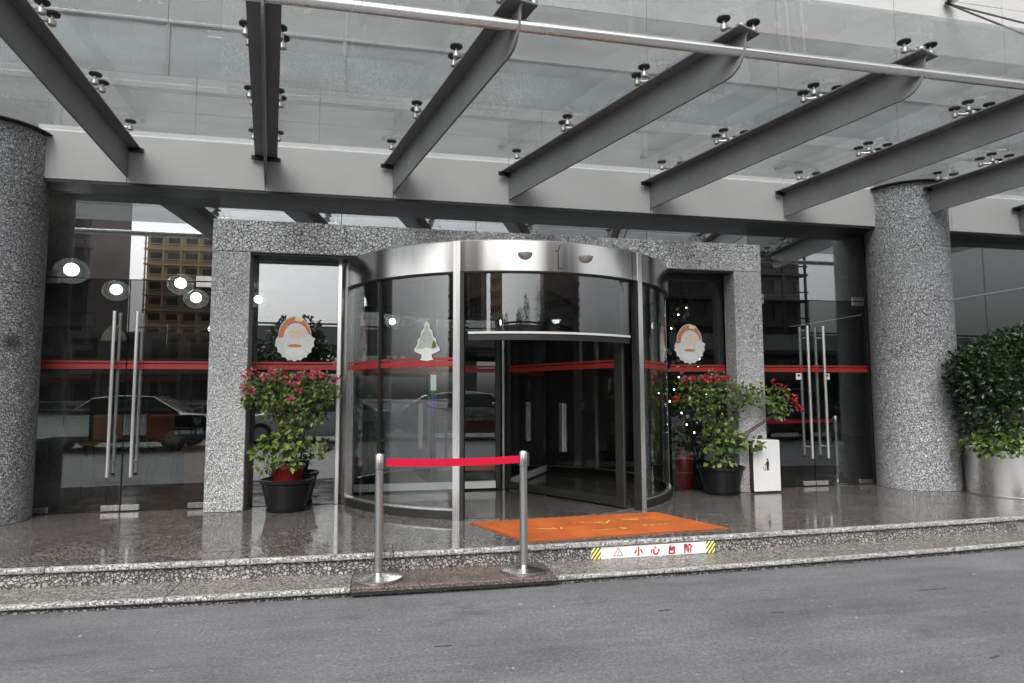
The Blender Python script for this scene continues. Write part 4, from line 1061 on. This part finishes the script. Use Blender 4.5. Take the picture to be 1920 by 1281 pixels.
va = thing('elevated_road', 'grey elevated road on piers mirrored in the curved glass', 'viaduct', (20, -42, -.21))
MB().box(-9, 70, -46, -40, 4.6, 5.3).build('deck', M['wallmid'], va, smooth=False)
MB().box(-9, 70, -40.0, -39.7, 4.9, 6.2).build('parapet', M['wall'], va, smooth=False)
MB().box(-9, 70, -39.68, -39.6, 6.3, 6.42).build('hand_rail', M['dark'], va, smooth=False)
for k in range(7):
    MB().box(-6 + k * 11, -4.6 + k * 11, -44.5, -41.5, -.21, 4.59).build('pier', M['wallmid'], va, smooth=False)
gr_ = thing('guard_rail', 'white street guard rail mirrored low in the doors', 'railing', (0, -17, -.21))
for z in (.55, .95):
    MB().box(-30, 40, -17.03, -16.97, z, z + .06).build('rail', M['white'], gr_, smooth=False)
pst = None
for k in range(36):
    if pst is None: pst = o = MB().box(-30.03, -29.97, -17.06, -17.031, -.21, 1.05).build('rail_post', M['white'], gr_, smooth=False)
    else: o = pst.copy(); COL.objects.link(o); o.parent = gr_; o.location = (k * 2.0, 0, 0)
sc = MB(); r = random.Random(31)
for (x, y, L, a) in [(-1.9, -4.9, .10, .1), (-1.75, -5.05, .16, .05), (-1.45, -4.95, .07, .2), (1.9, -3.3, .12, .1), (2.6, -3.5, .10, -.1), (3.3, -4.4, .09, .3), (.4, -3.6, .11, 0), (2.2, -4.6, .05, .9), (4.0, -3.3, .3, .02)]:
    n = 9; top = []; bot = []
    for i in range(n + 1):
        t = i / n; w = .011 * sin(PI * t) ** .5 * r.uniform(.5, 1.2)
        px2, py2 = x + (t - .5) * L * cos(a), y + (t - .5) * L * sin(a)
        top.append((px2 - sin(a) * w, py2 + cos(a) * w)); bot.append((px2 + sin(a) * w, py2 - cos(a) * w))
    for i in range(n): sc.hexa([(*bot[i], -.2099), (*bot[i + 1], -.2099), (*top[i + 1], -.2099), (*top[i], -.2099)], [(*bot[i], -.2082), (*bot[i + 1], -.2082), (*top[i + 1], -.2082), (*top[i], -.2082)])
stuff(sc.build('tar_marks', M['joint'], fix=False, smooth=False))
# grit on the asphalt
r = random.Random(9); g = MB()
for _ in range(48):
    x = r.uniform(-3.2, 5.5); y = r.uniform(-6.9, -2.75); s_ = r.uniform(.002, .007) * (1 if r.random() < .97 else 1.8); a = r.uniform(0, PI)
    c_, s2_ = cos(a), sin(a); e = r.uniform(1, 2.6)
    g.hexa([(x - c_ * s_ * e, y - s2_ * s_ * e, -.2098), (x + s2_ * s_, y - c_ * s_, -.2098), (x + c_ * s_ * e, y + s2_ * s_ * e, -.2098), (x - s2_ * s_, y + c_ * s_, -.2098)],
           [(x - c_ * s_ * e * .7, y - s2_ * s_ * e * .7, -.2075), (x + s2_ * s_ * .7, y - c_ * s_ * .7, -.207), (x + c_ * s_ * e * .7, y + s2_ * s_ * e * .7, -.2075), (x - s2_ * s_ * .7, y + c_ * s_ * .7, -.207)])
stuff(g.build('grit', M['litter'], fix=False, smooth=False))
